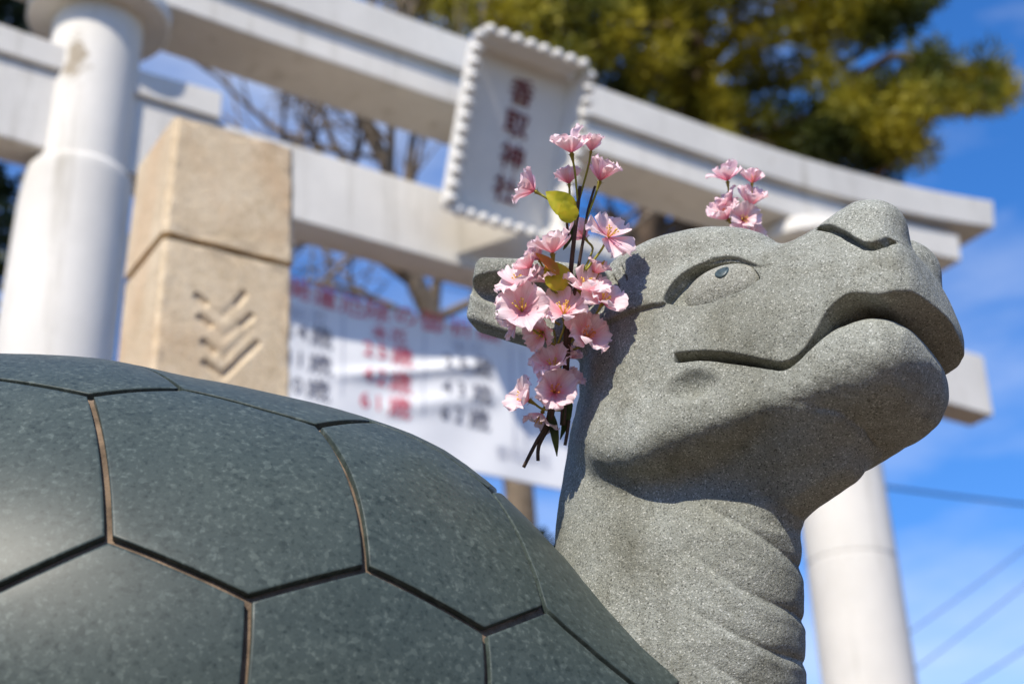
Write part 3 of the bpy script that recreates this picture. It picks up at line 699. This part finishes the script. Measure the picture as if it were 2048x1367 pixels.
turtle=empty('turtle_statue',tuple(base_pt),'grey stone turtle with dragon-like head and dark polished shell','statue')
Vh,Qh=surface_nets((-490,-900,-390),(490,270,390),3.0)
head=obj('head',head_world(Vh),Qh,M['stone'],turtle,True)
print('head',len(Vh),len(Qh),round(time.time()-T0,1))
def ell_mesh(c,r,ax,n=40):
    V=[];F=[]
    for i in range(n+1):
        th=math.pi*i/n
        for k in range(2*n):
            ph_=math.pi*k/n; V.append((math.sin(th)*math.cos(ph_),math.sin(th)*math.sin(ph_),math.cos(th)))
    m=2*n; F=[(i*m+k,(i+1)*m+k,(i+1)*m+(k+1)%m,i*m+(k+1)%m) for i in range(n) for k in range(m)]
    return np.array(c)+(np.array(V)*np.array(r))@np.array(ax),F
a_=math.radians(8)
for sd in (-1,1):
    AXE=np.array([[math.cos(a_),math.sin(a_),.04*sd*-1],[-math.sin(a_),math.cos(a_),.10*sd],[0,0,1.]])
    V,F=ell_mesh((78,18,sd*158),(87,57,46),AXE); obj('eye',head_world(l2h(V)),F,M['eye'],head,True)
    # pupil: a thin polished inlay, a rounded triangle on the upper part of the eye
    P=[]
    for s_ in np.linspace(0,2*math.pi,28,endpoint=False):
        P.append((92+15*math.cos(s_)+4*math.sin(s_),42+17*math.sin(s_)-6*math.cos(s_)))
    P=np.array(P); c0=P.mean(0)
    def lift(f,t,h):
        x,y=f-78,t-18; x,y=x*math.cos(a_)+y*math.sin(a_),-x*math.sin(a_)+y*math.cos(a_)
        z=46*np.sqrt(np.maximum(0,1-(x/87)**2-(y/57)**2)); return np.stack([f,t,sd*(158+z+h)+0*f],-1)
    rings=[lift(c0[0]+(P[:,0]-c0[0])*s_,c0[1]+(P[:,1]-c0[1])*s_,hh) for s_,hh in ((.02,3),(.35,3),(.7,2.6),(.93,2),(1.0,-4))]
    V=np.concatenate(rings); m=28; F=[(i*m+k,i*m+(k+1)%m,(i+1)*m+(k+1)%m,(i+1)*m+k) for i in range(4) for k in range(m)]+[tuple(range(m-1,-1,-1))]
    obj('pupil',head_world(l2h(V)),F,M['pupil'],head,True)
# ------------------------------------------------------------------ shell
SY=math.radians(10); SC=CAM+np.array([-.5438,1.5563,.2964]); SR=np.array([.6744,.4019,.4327])
SB=np.stack([[math.cos(SY),-math.sin(SY),0],[math.sin(SY),math.cos(SY),0],[0,0,1.]])
_so=((CAM-SC)@SB.T)/SR; _lim=1/np.linalg.norm(_so); _so=_so/np.linalg.norm(_so); _se=np.cross([0,0,1.],_so); _se/=np.linalg.norm(_se); _sv=np.cross(_so,_se)
# the dome is not a true ellipsoid: outline measured round its rim (degrees, factor)
RIM=np.array([(-60,1.12),(-20,1.13),(0,1.12),(13.5,1.07),(18,1.035),(23,1.008),(28,.996),(33,.9938),(39,1.0001),(44,1.008),(48.5,1.013),(52,1.0113),(59,.9999),(65,.9891),(73.4,.9844),(81,1.0),(90,1.005),(102,1.006),(140,1.0),(200,1.0),(300,1.06)])
BOD=np.array([(-60,.08),(0,.06),(13,.082),(19,.068),(27,.052),(33,.044),(39,.03),(45,.0),(60,-.012),(120,-.012),(240,-.012),(300,.08)])
def sh_pt(d,off=0.0,body=False):
    """point of the dome in unit direction d (rows), pushed out by off metres"""
    d=np.asarray(d,float); d=d/np.linalg.norm(d,axis=-1,keepdims=True)
    psi=np.degrees(np.arctan2(d@_sv,d@_se)); psi=np.where(psi<-60,psi+360,psi); c=d@_so
    w=np.clip(1-(c-_lim)/.62,0,1); w=w*w*(3-2*w); k=1+(np.interp(psi,RIM[:,0],RIM[:,1])-1)*w
    if body: k=k+np.interp(psi,BOD[:,0],BOD[:,1])*np.exp(-((c-.02)/.22)**2)-.034
    p=d*SR*k[...,None]; nrm=d/SR; nrm/=np.linalg.norm(nrm,axis=-1,keepdims=True)
    return SC+(p+nrm*off)@SB
def sh_hit(u,v):
    o=((CAM-SC)@SB.T)/SR; d=(ray(u,v)@SB.T)/SR
    a=d@d;b=2*o@d;c=o@o-1; D_=b*b-4*a*c
    s=(-b-math.sqrt(max(D_,0)))/(2*a); q=o+d*s; return q/np.linalg.norm(q)
c0=sh_hit(500,1050); e_u=np.cross([0,0,1.],c0); e_u/=np.linalg.norm(e_u); e_v=np.cross(c0,e_u)
def chart(q):
    ang=math.acos(max(-1,min(1,q@c0))); w=np.array([q@e_u,q@e_v]); n_=np.linalg.norm(w)+1e-12; return w/n_*ang
def unchart(w):
    w=np.asarray(w,float); a=np.linalg.norm(w,axis=-1,keepdims=True)+1e-12; d=w/a; return np.cos(a)*c0+np.sin(a)*(d[...,0:1]*e_u+d[...,1:2]*e_v)
# honeycomb vertices as integer keys (3*center + offset) in the lattice e1,e2
OFFS=[(-1,2),(1,1),(2,-1),(1,-2),(-1,-1),(-2,1)]       # top, upper right, lower right, bottom, lower left, upper left (thirds of e1,e2)
meas={}
for hexc,vs_ in (((0,0),{0:(370,768),1:(635,850),2:(732,1135),3:(497,1196),4:(217,1076),5:(180,790)}),((1,0),{3:(970,1262),2:(1090,1216)})):
    for k_,uv in vs_.items():
        meas[(3*hexc[0]+OFFS[k_][0],3*hexc[1]+OFFS[k_][1])]=chart(sh_hit(*uv))
K=np.array([[1,k_[0]/3,k_[1]/3] for k_ in meas]); Y=np.array(list(meas.values()))
sol=np.linalg.lstsq(K,Y,rcond=None)[0]
def vert(key): return meas[key] if key in meas else sol[0]+sol[1]*key[0]/3+sol[2]*key[1]/3
print('hex fit',np.abs(K@sol-Y).max())
CUT=.90
n_=72; rows=40; V=[];F=[]
for i in range(rows+1):
    th=math.radians(2)+ (math.radians(118)-math.radians(2))*i/rows
    for k_ in range(n_):
        a=2*math.pi*k_/n_; V.append((math.sin(th)*math.cos(a),math.sin(th)*math.sin(a),math.cos(th)))
Vs=sh_pt(np.array(V),-.0055)
F=[(i*n_+k_,(i+1)*n_+k_,(i+1)*n_+(k_+1)%n_,i*n_+(k_+1)%n_) for i in range(rows) for k_ in range(n_)]+[tuple(range(n_))]
shell=obj('shell',Vs,F,M['groove'],turtle,True)
GW=.0031
def scute(poly):
    """domed plate with rounded edge; poly = six unit directions on the dome"""
    P=np.array([unchart(w) for w in poly]); c=P.mean(0); c/=np.linalg.norm(c)
    if c[2]<-.42: return
    m=10; ring=[]
    for k_ in range(6):
        a,b=P[k_],P[(k_+1)%6]
        for j in range(m): ring.append(a+(b-a)*j/m)
    ring=np.array(ring); ring/=np.linalg.norm(ring,axis=1,keepdims=True)
    Wc=sh_pt(c); Wr=sh_pt(ring); size=np.linalg.norm(Wr-Wc,axis=1).mean()
    gfrac=GW/size*1.12
    cut=lambda s_: (lambda q:q/np.linalg.norm(q,axis=1,keepdims=True))(c+(ring-c)*s_)
    prof=[(1-gfrac+.004,-.009),(1-gfrac,-.0014),(1-gfrac*1.06,-.0004),(1-gfrac*1.15,-.0001),(1-gfrac*1.7,.0),(.86,.0),(.65,.0),(.45,.0),(.22,.0)]
    V=np.concatenate([sh_pt(cut(s_),h_) for s_,h_ in prof]+[sh_pt(c[None],.0)]); L=len(ring)
    F=[(i*L+k_,i*L+(k_+1)%L,(i+1)*L+(k_+1)%L,(i+1)*L+k_) for i in range(len(prof)-1) for k_ in range(L)]+[((len(prof)-1)*L+k_,(len(prof)-1)*L+(k_+1)%L,len(prof)*L) for k_ in range(L)]
    F=[f[::-1] for f in F]
    obj('scute',V,F,M['polished'],shell,True)
for i in range(-7,8):
    for j in range(-7,8):
        ctr=sol[0]+sol[1]*i+sol[2]*j
        if np.linalg.norm(ctr)>2.0: continue
        scute([vert((3*i+o[0],3*j+o[1])) for o in OFFS])
# ------------------------------------------------------------------ body and collar under the shell
V=[];rows2=60;n2=120
for i in range(rows2+1):
    th=math.radians(8)+(math.pi*.86)*i/rows2
    for k_ in range(n2):
        a=2*math.pi*k_/n2; V.append((math.sin(th)*math.cos(a),math.sin(th)*math.sin(a),math.cos(th)))
Vb=sh_pt(np.array(V),0,True); zlow=SC[2]-.41; Vb[:,2]=np.maximum(Vb[:,2],zlow)
F=[(i*n2+k_,(i+1)*n2+k_,(i+1)*n2+(k_+1)%n2,i*n2+(k_+1)%n2) for i in range(rows2) for k_ in range(n2)]+[tuple(range(n2))]
obj('body',Vb,F,M['rim'],turtle,True)
# pedestal
zb=zlow+.012
ped=empty('stone_pedestal',(SC[0],SC[1],0),'grey granite pedestal block under the stone turtle','pedestal')
def pb(x0,x1,y0,y1,z0,z1,name):
    V=[SC*np.array([1,1,0])+np.array([x,y,0])@SB+np.array([0,0,z]) for z in (z0,z1) for x,y in ((x0,y0),(x1,y0),(x1,y1),(x0,y1))]
    bevel(MB().hexa(V).build(name,M['pedestal'],ped),.01)
pb(-.85,.85,-.55,.55,0,.18,'plinth'); pb(-.72,.75,-.46,.46,.181,zb-.06,'block'); pb(-.80,.82,-.52,.52,zb-.059,zb+.012,'slab')

# ------------------------------------------------------------------ artificial cherry blossom
def petal_mat(name,inner,mid_,outer):
    m,n,l,b=mat(name); uv=N(n,'ShaderNodeUVMap'); uv.uv_map='uv'; s=N(n,'ShaderNodeSeparateXYZ'); l.new(uv.outputs[0],s.inputs[0])
    r=ramp(n,[(.0,inner),(.30,mid_),(.62,outer),(1.0,tuple(min(1,x*1.05) for x in outer))]); l.new(s.outputs[1],r.inputs[0])
    mp_=N(n,'ShaderNodeMapping'); mp_.inputs['Scale'].default_value=(26,1.6,1); l.new(uv.outputs[0],mp_.inputs[0])
    z=N(n,'ShaderNodeTexNoise',Scale=1.0,Detail=3.0); l.new(mp_.outputs[0],z.inputs['Vector'])
    rr=ramp(n,[(.38,(.80,.66,.72)),(.55,(1,1,1))]); l.new(z.outputs[0],rr.inputs[0])
    c=mixc(n,l,r.outputs[0],rr.outputs[0],.45,'MULTIPLY'); l.new(c,b.inputs['Base Color'])
    b.inputs['Roughness'].default_value=.55; b.inputs['Specular IOR Level'].default_value=.25
    bp=N(n,'ShaderNodeBump',Strength=.5,Distance=.0006); l.new(z.outputs[0],bp.inputs['Height']); l.new(bp.outputs[0],b.inputs['Normal'])
    t=N(n,'ShaderNodeBsdfTranslucent'); l.new(c,t.inputs['Color']); mxs=N(n,'ShaderNodeMixShader'); mxs.inputs[0].default_value=.33
    l.new(b.outputs[0],mxs.inputs[1]); l.new(t.outputs[0],mxs.inputs[2]); l.new(mxs.outputs[0],n['Material Output'].inputs['Surface']); return m
M['petal']=petal_mat('petal_pale',(.94,.30,.42),(.98,.58,.65),(.99,.79,.81))
M['petal_deep']=petal_mat('petal_pink',(.90,.20,.33),(.97,.50,.58),(.99,.76,.79))
M['stamen']=simple('stamen',(.85,.55,.10),.6,.25,200)
M['stamen_red']=simple('stamen_orange',(.75,.28,.06),.6,.25,200)
def leafy(name,a,b_,c_):
    m,n,l,b=mat(name); co=N(n,'ShaderNodeTexCoord'); z=N(n,'ShaderNodeTexNoise',Scale=70.0,Detail=2.0); l.new(co.outputs['Object'],z.inputs['Vector'])
    r=ramp(n,[(.35,a),(.52,b_),(.68,c_)]); l.new(z.outputs[0],r.inputs[0]); l.new(r.outputs[0],b.inputs['Base Color']); b.inputs['Roughness'].default_value=.45
    t=N(n,'ShaderNodeBsdfTranslucent'); l.new(r.outputs[0],t.inputs['Color']); mxs=N(n,'ShaderNodeMixShader'); mxs.inputs[0].default_value=.4
    l.new(b.outputs[0],mxs.inputs[1]); l.new(t.outputs[0],mxs.inputs[2]); l.new(mxs.outputs[0],n['Material Output'].inputs['Surface']); return m
M['leaf']=leafy('silk_leaf',(.32,.33,.02),(.60,.56,.03),(.74,.58,.05))
M['leaf_orange']=leafy('silk_leaf_orange',(.38,.30,.03),(.58,.30,.04),(.62,.22,.05))
M['leaf_dark']=leafy('silk_leaf_dark',(.02,.04,.01),(.05,.075,.015),(.08,.09,.02))
M['stalk']=simple('green_stalk',(.30,.30,.045),.6,.3,120)
M['calyx']=simple('calyx',(.30,.26,.04),.6,.3,150)
M['twig']=simple('brown_twig',(.075,.05,.038),.75,.35,120,.0004,600)
def petal_mesh(seed,mt,cup):
    """one petal of unit length along +y, hinged at the origin, opening upward (+z)"""
    g=random.Random(seed); nu,nv=12,9; V=[];UV=[];F=[]
    ph1,ph2=g.uniform(0,6),g.uniform(0,6); tw=g.uniform(-.12,.12)
    for j in range(nv+1):
        v=j/nv; w=.06+.50*(math.sin(min(1,v/.78)*math.pi/2)**1.15)*(1-.42*max(0,(v-.78)/.22)**2.2)
        for i in range(nu+1):
            s=2*i/nu-1
            y=v*(1-.16*abs(s)**2.5*v)-(.075*math.exp(-(s/.16)**2) if v>.99 else 0)+((.030*math.sin(s*9+ph1)+.022*math.sin(s*23+ph2)) if v>.95 else 0)
            x=s*w
            z=cup*y*y+.20*(s*s)*w*2*(.4+.6*v)+.095*v**3*math.sin(s*6.5+ph2)+.05*v*v*math.sin(s*11+ph1)+.05*v*math.sin(s*3+ph1)-.16*v**4
            V.append((x+tw*y*y,y+.04,z)); UV.append(((s+1)/2,v))
    k=nu+1; F=[(j*k+i,j*k+i+1,(j+1)*k+i+1,(j+1)*k+i) for j in range(nv) for i in range(nu)]
    me=bpy.data.meshes.new('petal'); me.from_pydata(V,[],F); me.update(); uvl=me.uv_layers.new(name='uv')
    for lp in me.loops: uvl.data[lp.index].uv=UV[lp.vertex_index]
    me.polygons.foreach_set('use_smooth',np.ones(len(me.polygons),bool)); me.materials.append(M[mt]); return me
PM={(mt,i):petal_mesh(i*7+(3 if mt=='petal' else 50),mt,(.08,.20,.34,.14)[i]) for mt in ('petal','petal_deep') for i in range(4)}
def stamen_mesh(mt,seed):
    g=random.Random(seed); mb=MB()
    for i in range(13):
        a=g.uniform(0,6.28); t=g.uniform(.08,.42); L=g.uniform(.30,.46); d=np.array([math.cos(a)*t,math.sin(a)*t,1]); d/=np.linalg.norm(d)
        b=np.array([math.cos(a)*.03,math.sin(a)*.03,.02]); e=b+d*L+np.array([math.cos(a),math.sin(a),0])*.04
        mb.tube([b,(b+e)/2,e],.011,4); mb.tube([e-d*.02,e+d*.015,e+d*.045],[.018,.032,.016],5)
    me=mesh_np('stamens',mb.V,mb.F,True); me.materials.append(M[mt]); return me
SM=[stamen_mesh('stamen',1),stamen_mesh('stamen',2),stamen_mesh('stamen_red',3)]
def calyx_mesh():
    prof=[(.035,-.42),(.05,-.30),(.075,-.15),(.10,-.05),(.06,.02)]; V=[];n=8
    for r,z in prof:
        for k in range(n): V.append((r*math.cos(6.2832*k/n),r*math.sin(6.2832*k/n),z))
    F=[(i*n+k,i*n+(k+1)%n,(i+1)*n+(k+1)%n,(i+1)*n+k) for i in range(len(prof)-1) for k in range(n)]+[tuple(range(n-1,-1,-1)),tuple((len(prof)-1)*n+k for k in range(n))]
    for k in range(5):   # sepals
        a=6.2832*k/5+.6; c,s=math.cos(a),math.sin(a); o=len(V)
        V+= [(c*.08-s*.05,s*.08+c*.05,-.06),(c*.08+s*.05,s*.08-c*.05,-.06),(c*.25,s*.25,-.02)]; F.append((o,o+1,o+2))
    me=mesh_np('blossom',V,F,True); me.materials.append(M['calyx']); return me
CM=calyx_mesh()
def cam_dir(x,y,z): # picture right, picture up, toward the viewer -> world direction
    d=CR*x+CU*y-CF*z; return d/np.linalg.norm(d)
def blossom(parent,p,face,size,opening,mt,seed,st=0):
    """p world centre, face = world direction it opens to, size = radius, opening = petal elevation in degrees"""
    g=random.Random(seed)
    b=bpy.data.objects.new('blossom',CM); link(b,parent); b.location=Vector(p-origin(parent)); b.scale=(size,)*3
    q=Vector(face).to_track_quat('Z','Y'); b.rotation_mode='QUATERNION'; b.rotation_quaternion=q@Vector((0,0,1)).rotation_difference(Vector((0,0,1)))
    b.rotation_quaternion=q@Matrix.Rotation(g.uniform(0,6.28),4,'Z').to_quaternion()
    for k in range(5):
        pt=bpy.data.objects.new('petal',PM[(mt,g.randrange(4))]); link(pt,b)
        e=math.radians(opening+g.gauss(0,9)); s=g.uniform(.9,1.08)
        pt.matrix_local=Matrix.Rotation(math.radians(72*k+g.gauss(0,5)),4,'Z')@Matrix.Rotation(e,4,'X')@Matrix.Rotation(g.gauss(0,.16),4,'Y')@Matrix.Diagonal((s,s,s,1))
    sm=bpy.data.objects.new('stamens',SM[st]); link(sm,b); sm.rotation_euler=(0,0,g.uniform(0,6)); sm.scale=(1.05,1.05,1.05)
    return b
def leaf(parent,p0,p1,width,nrm,mt,fold=.25):
    """leaf from p0 to p1 (world), nrm = the way its face looks"""
    p0,p1,nrm=map(np.asarray,(p0,p1,nrm)); ax=p1-p0; L=np.linalg.norm(ax); ax=ax/L; sd=np.cross(ax,nrm); sd/=np.linalg.norm(sd); nn=np.cross(sd,ax)
    V=[];nv,nu=10,6
    for j in range(nv+1):
        v=j/nv; w=width*math.sin(math.pi*v**.8)**.8*(1-.15*v) if 0<v<1 else 0.0004
        for i in range(nu+1):
            s=2*i/nu-1; V.append(p0+ax*L*v+sd*s*w+nn*(abs(s)*w*fold-.25*L*(v-.5)**2+.06*w*math.sin(v*26)*abs(s)))
    k=nu+1; F=[(j*k+i,j*k+i+1,(j+1)*k+i+1,(j+1)*k+i) for j in range(nv) for i in range(nu)]
    return obj('leaf',V,F,M[mt],parent,True)
def head_depth(u,v):
    d=ray(u,v); d=d/np.linalg.norm(d); o=np.array([-HO@HF,-HO@HT,-HO@HL]); dd=np.array([d@HF,d@HT,d@HL]); t=FPX-480.
    for _ in range(120):
        s=float(sdf((o+dd*t)[None])[0]); t+=max(-20,min(60,s*.7))
        if abs(s)<.5: return t*float(d@CF)*PX
        if t>FPX+900: break
    return None
def bouquet(label,root,blos,stems,stalks,leaves,dz,seed,clear=.022,hidden=False,group='artificial cherry blossom sprays on the statue'):
    def P(u,v,off=0.0,avoid=True,c=clear):
        z=dz
        if avoid:
            h=head_depth(u,v)
            if h is not None and not hidden: z=min(dz,h-c)
        return at(u,v,z-off)
    o=empty('cherry_blossom_spray',tuple(P(*root)),label,'flowers',group)
    for pts,r0,r1 in stems:
        MB().tube(spline([P(*q) for q in pts],20),np.linspace(r0,r1,20),7).build('stem',M['twig'],o,True)
    for i,(u,v,sz,face,op,mt,st,off,node) in enumerate(blos):
        f=cam_dir(*face)+np.array([0,0,.5]); f=f/np.linalg.norm(f); p=P(u,v,off); r=sz/2*PX*1.18; blossom(o,p,f,r,op,mt,seed*100+i,st)
        if node:
            q=P(*node,c=.008); a=p-f*r*.40; m_=(a+q)/2-f*.004
            MB().tube(spline([a+f*.002,a-f*.006,m_,q],10),[.0011]*9+[.0014],6).build('stalk',M['stalk'],o,True)
    for (a,b,w,nr,mt,off) in leaves: leaf(o,P(*a,off),P(*b,off),w*PX,cam_dir(*nr),mt)
    return o
dn=head_depth(1165,690); print('bouquet depth',dn)
D0=dn-.028
T_=(1156,408); M1=(1150,560); M2=(1112,712); L1=(1128,820)
near=[ # u,v,diameter,facing(right,up,toward),opening,material,stamens,toward the viewer,node
 (1143,306,88,(-.25,.95,.25),42,'petal',0,.004,T_),(1182,302,62,(.25,.95,.1),55,'petal',0,-.006,T_),(1200,362,84,(.45,.85,.2),45,'petal_deep',0,.0,(1172,440)),
 (1070,382,80,(-.92,.15,.15),40,'petal_deep',0,.002,(1120,420)),(1138,368,60,(-.1,1,-.2),55,'petal_deep',0,-.014,T_),
 (1216,474,92,(.35,.25,.85),14,'petal',0,.004,(1172,540)),(1170,476,66,(-.6,.5,-.3),35,'petal_deep',0,-.016,(1165,545)),
 (1105,506,92,(-.15,.85,.45),35,'petal',0,.004,(1142,560)),(1062,536,66,(-.7,.4,.3),40,'petal',0,-.004,(1130,600)),
 (1044,574,94,(-.45,.65,.55),22,'petal',0,.002,(1120,650)),(1044,622,100,(-.15,.15,.95),26,'petal',0,.014,(1108,690)),(1032,640,70,(-.5,-.7,.3),30,'petal',0,-.004,(1105,690)),
 (1128,628,98,(.0,.35,.9),26,'petal',0,.012,(1110,700)),(1170,582,92,(.25,.65,.6),30,'petal',0,.006,(1130,680)),(1205,604,84,(.35,.25,.85),26,'petal',0,.010,(1135,690)),
 (1170,676,92,(.3,.05,.9),20,'petal_deep',2,.006,(1118,705)),(1108,738,84,(-.1,.35,.9),32,'petal_deep',0,.004,L1),(1108,784,84,(.15,-.1,.95),26,'petal_deep',2,.010,L1),
 (1122,590,58,(.2,.7,.4),45,'petal_deep',0,-.012,(1135,640)),(1150,648,60,(.2,-.3,.7),40,'petal',0,-.002,(1118,705)),(1078,520,56,(-.6,.6,.3),45,'petal',0,-.006,(1135,580)),(1134,716,54,(.5,.4,.5),50,'petal_deep',0,-.008,L1),
 (1098,566,70,(-.2,.6,.6),30,'petal',0,-.004,(1130,620)),(1086,664,70,(-.4,-.5,.6),35,'petal_deep',0,-.004,(1110,700)),(1188,548,62,(.5,.6,.3),45,'petal_deep',0,-.008,(1150,600)),(1136,768,60,(.6,.2,.5),45,'petal_deep',0,-.006,L1),
 (1058,800,88,(-.75,.1,.45),26,'petal',0,.004,L1),(1084,826,76,(-.15,-.8,.25),20,'petal',0,-.004,L1)]
bouquet('large spray of pink artificial cherry blossom tucked beside the near ear',(1125,870),near,
 [([(1160,372),(1156,410),(1148,480),(1140,560),(1133,660),(1130,760),(1126,850)],.0016,.0030),([(1190,372),(1176,420),(1168,470),(1156,540),(1142,640),(1134,740)],.0011,.0020),([(1136,470),(1134,440),(1139,420)],.0014,.0012),
  ([(1104,800),(1092,850),(1072,885),(1047,934)],.0021,.0017),([(1108,810),(1098,850),(1078,890),(1076,921)],.0021,.0017),([(1138,840),(1134,868),(1130,890)],.0016,.0016)],None,
 [((1150,430),(1092,382),26,(-.2,.4,.9),'leaf',.004),((1142,446),(1128,400),22,(.1,.2,.95),'leaf',.008),((1128,580),(1094,520),30,(.1,.35,.9),'leaf',.006),((1120,548),(1072,504),13,(-.2,.7,.6),'leaf_orange',.010),((1128,500),(1160,430),6,(.4,.2,.8),'leaf_dark',-.002),
  ((1100,815),(1116,912),10,(.3,.1,.9),'leaf_dark',.002),((1140,780),(1124,880),13,(.6,.1,.7),'leaf_dark',.0),((1150,600),(1210,520),11,(.3,.4,.8),'leaf_orange',-.006)],D0,1)
# far side: same ear, other side of the head
fe=head_world(l2h(np.array([[-250.,60.,215.]])))[0]; D1=float((fe-CAM)@CF)
far=[(1455,362,78,(-.15,.95,.2),40,'petal_deep',0,.0,(1470,440)),(1504,366,62,(.1,.95,.15),45,'petal_deep',0,.0,(1490,450)),(1462,410,70,(-.6,.5,.2),50,'petal_deep',0,.0,(1480,480)),(1500,412,78,(.25,.6,.5),60,'petal_deep',0,.004,(1490,480)),
 (1456,438,80,(-.45,.3,.5),50,'petal_deep',2,.004,(1485,500)),(1486,440,68,(.1,-.3,.9),25,'petal',0,.012,(1488,500)),(1498,476,70,(.3,-.2,.6),30,'petal',0,.0,(1488,520)),(1462,492,75,(-.3,.1,.8),30,'petal',0,.0,(1488,520))]
bouquet('small spray of pink artificial blossom showing above the brow from the far ear',(1490,620),far,[([(1480,420),(1486,480),(1490,560),(1492,620)],.0014,.0022)],None,[((1490,500),(1510,455),10,(.2,.3,.9),'leaf',0)],D1,2,hidden=True)
# small things
print('script',round(time.time()-T0,1))
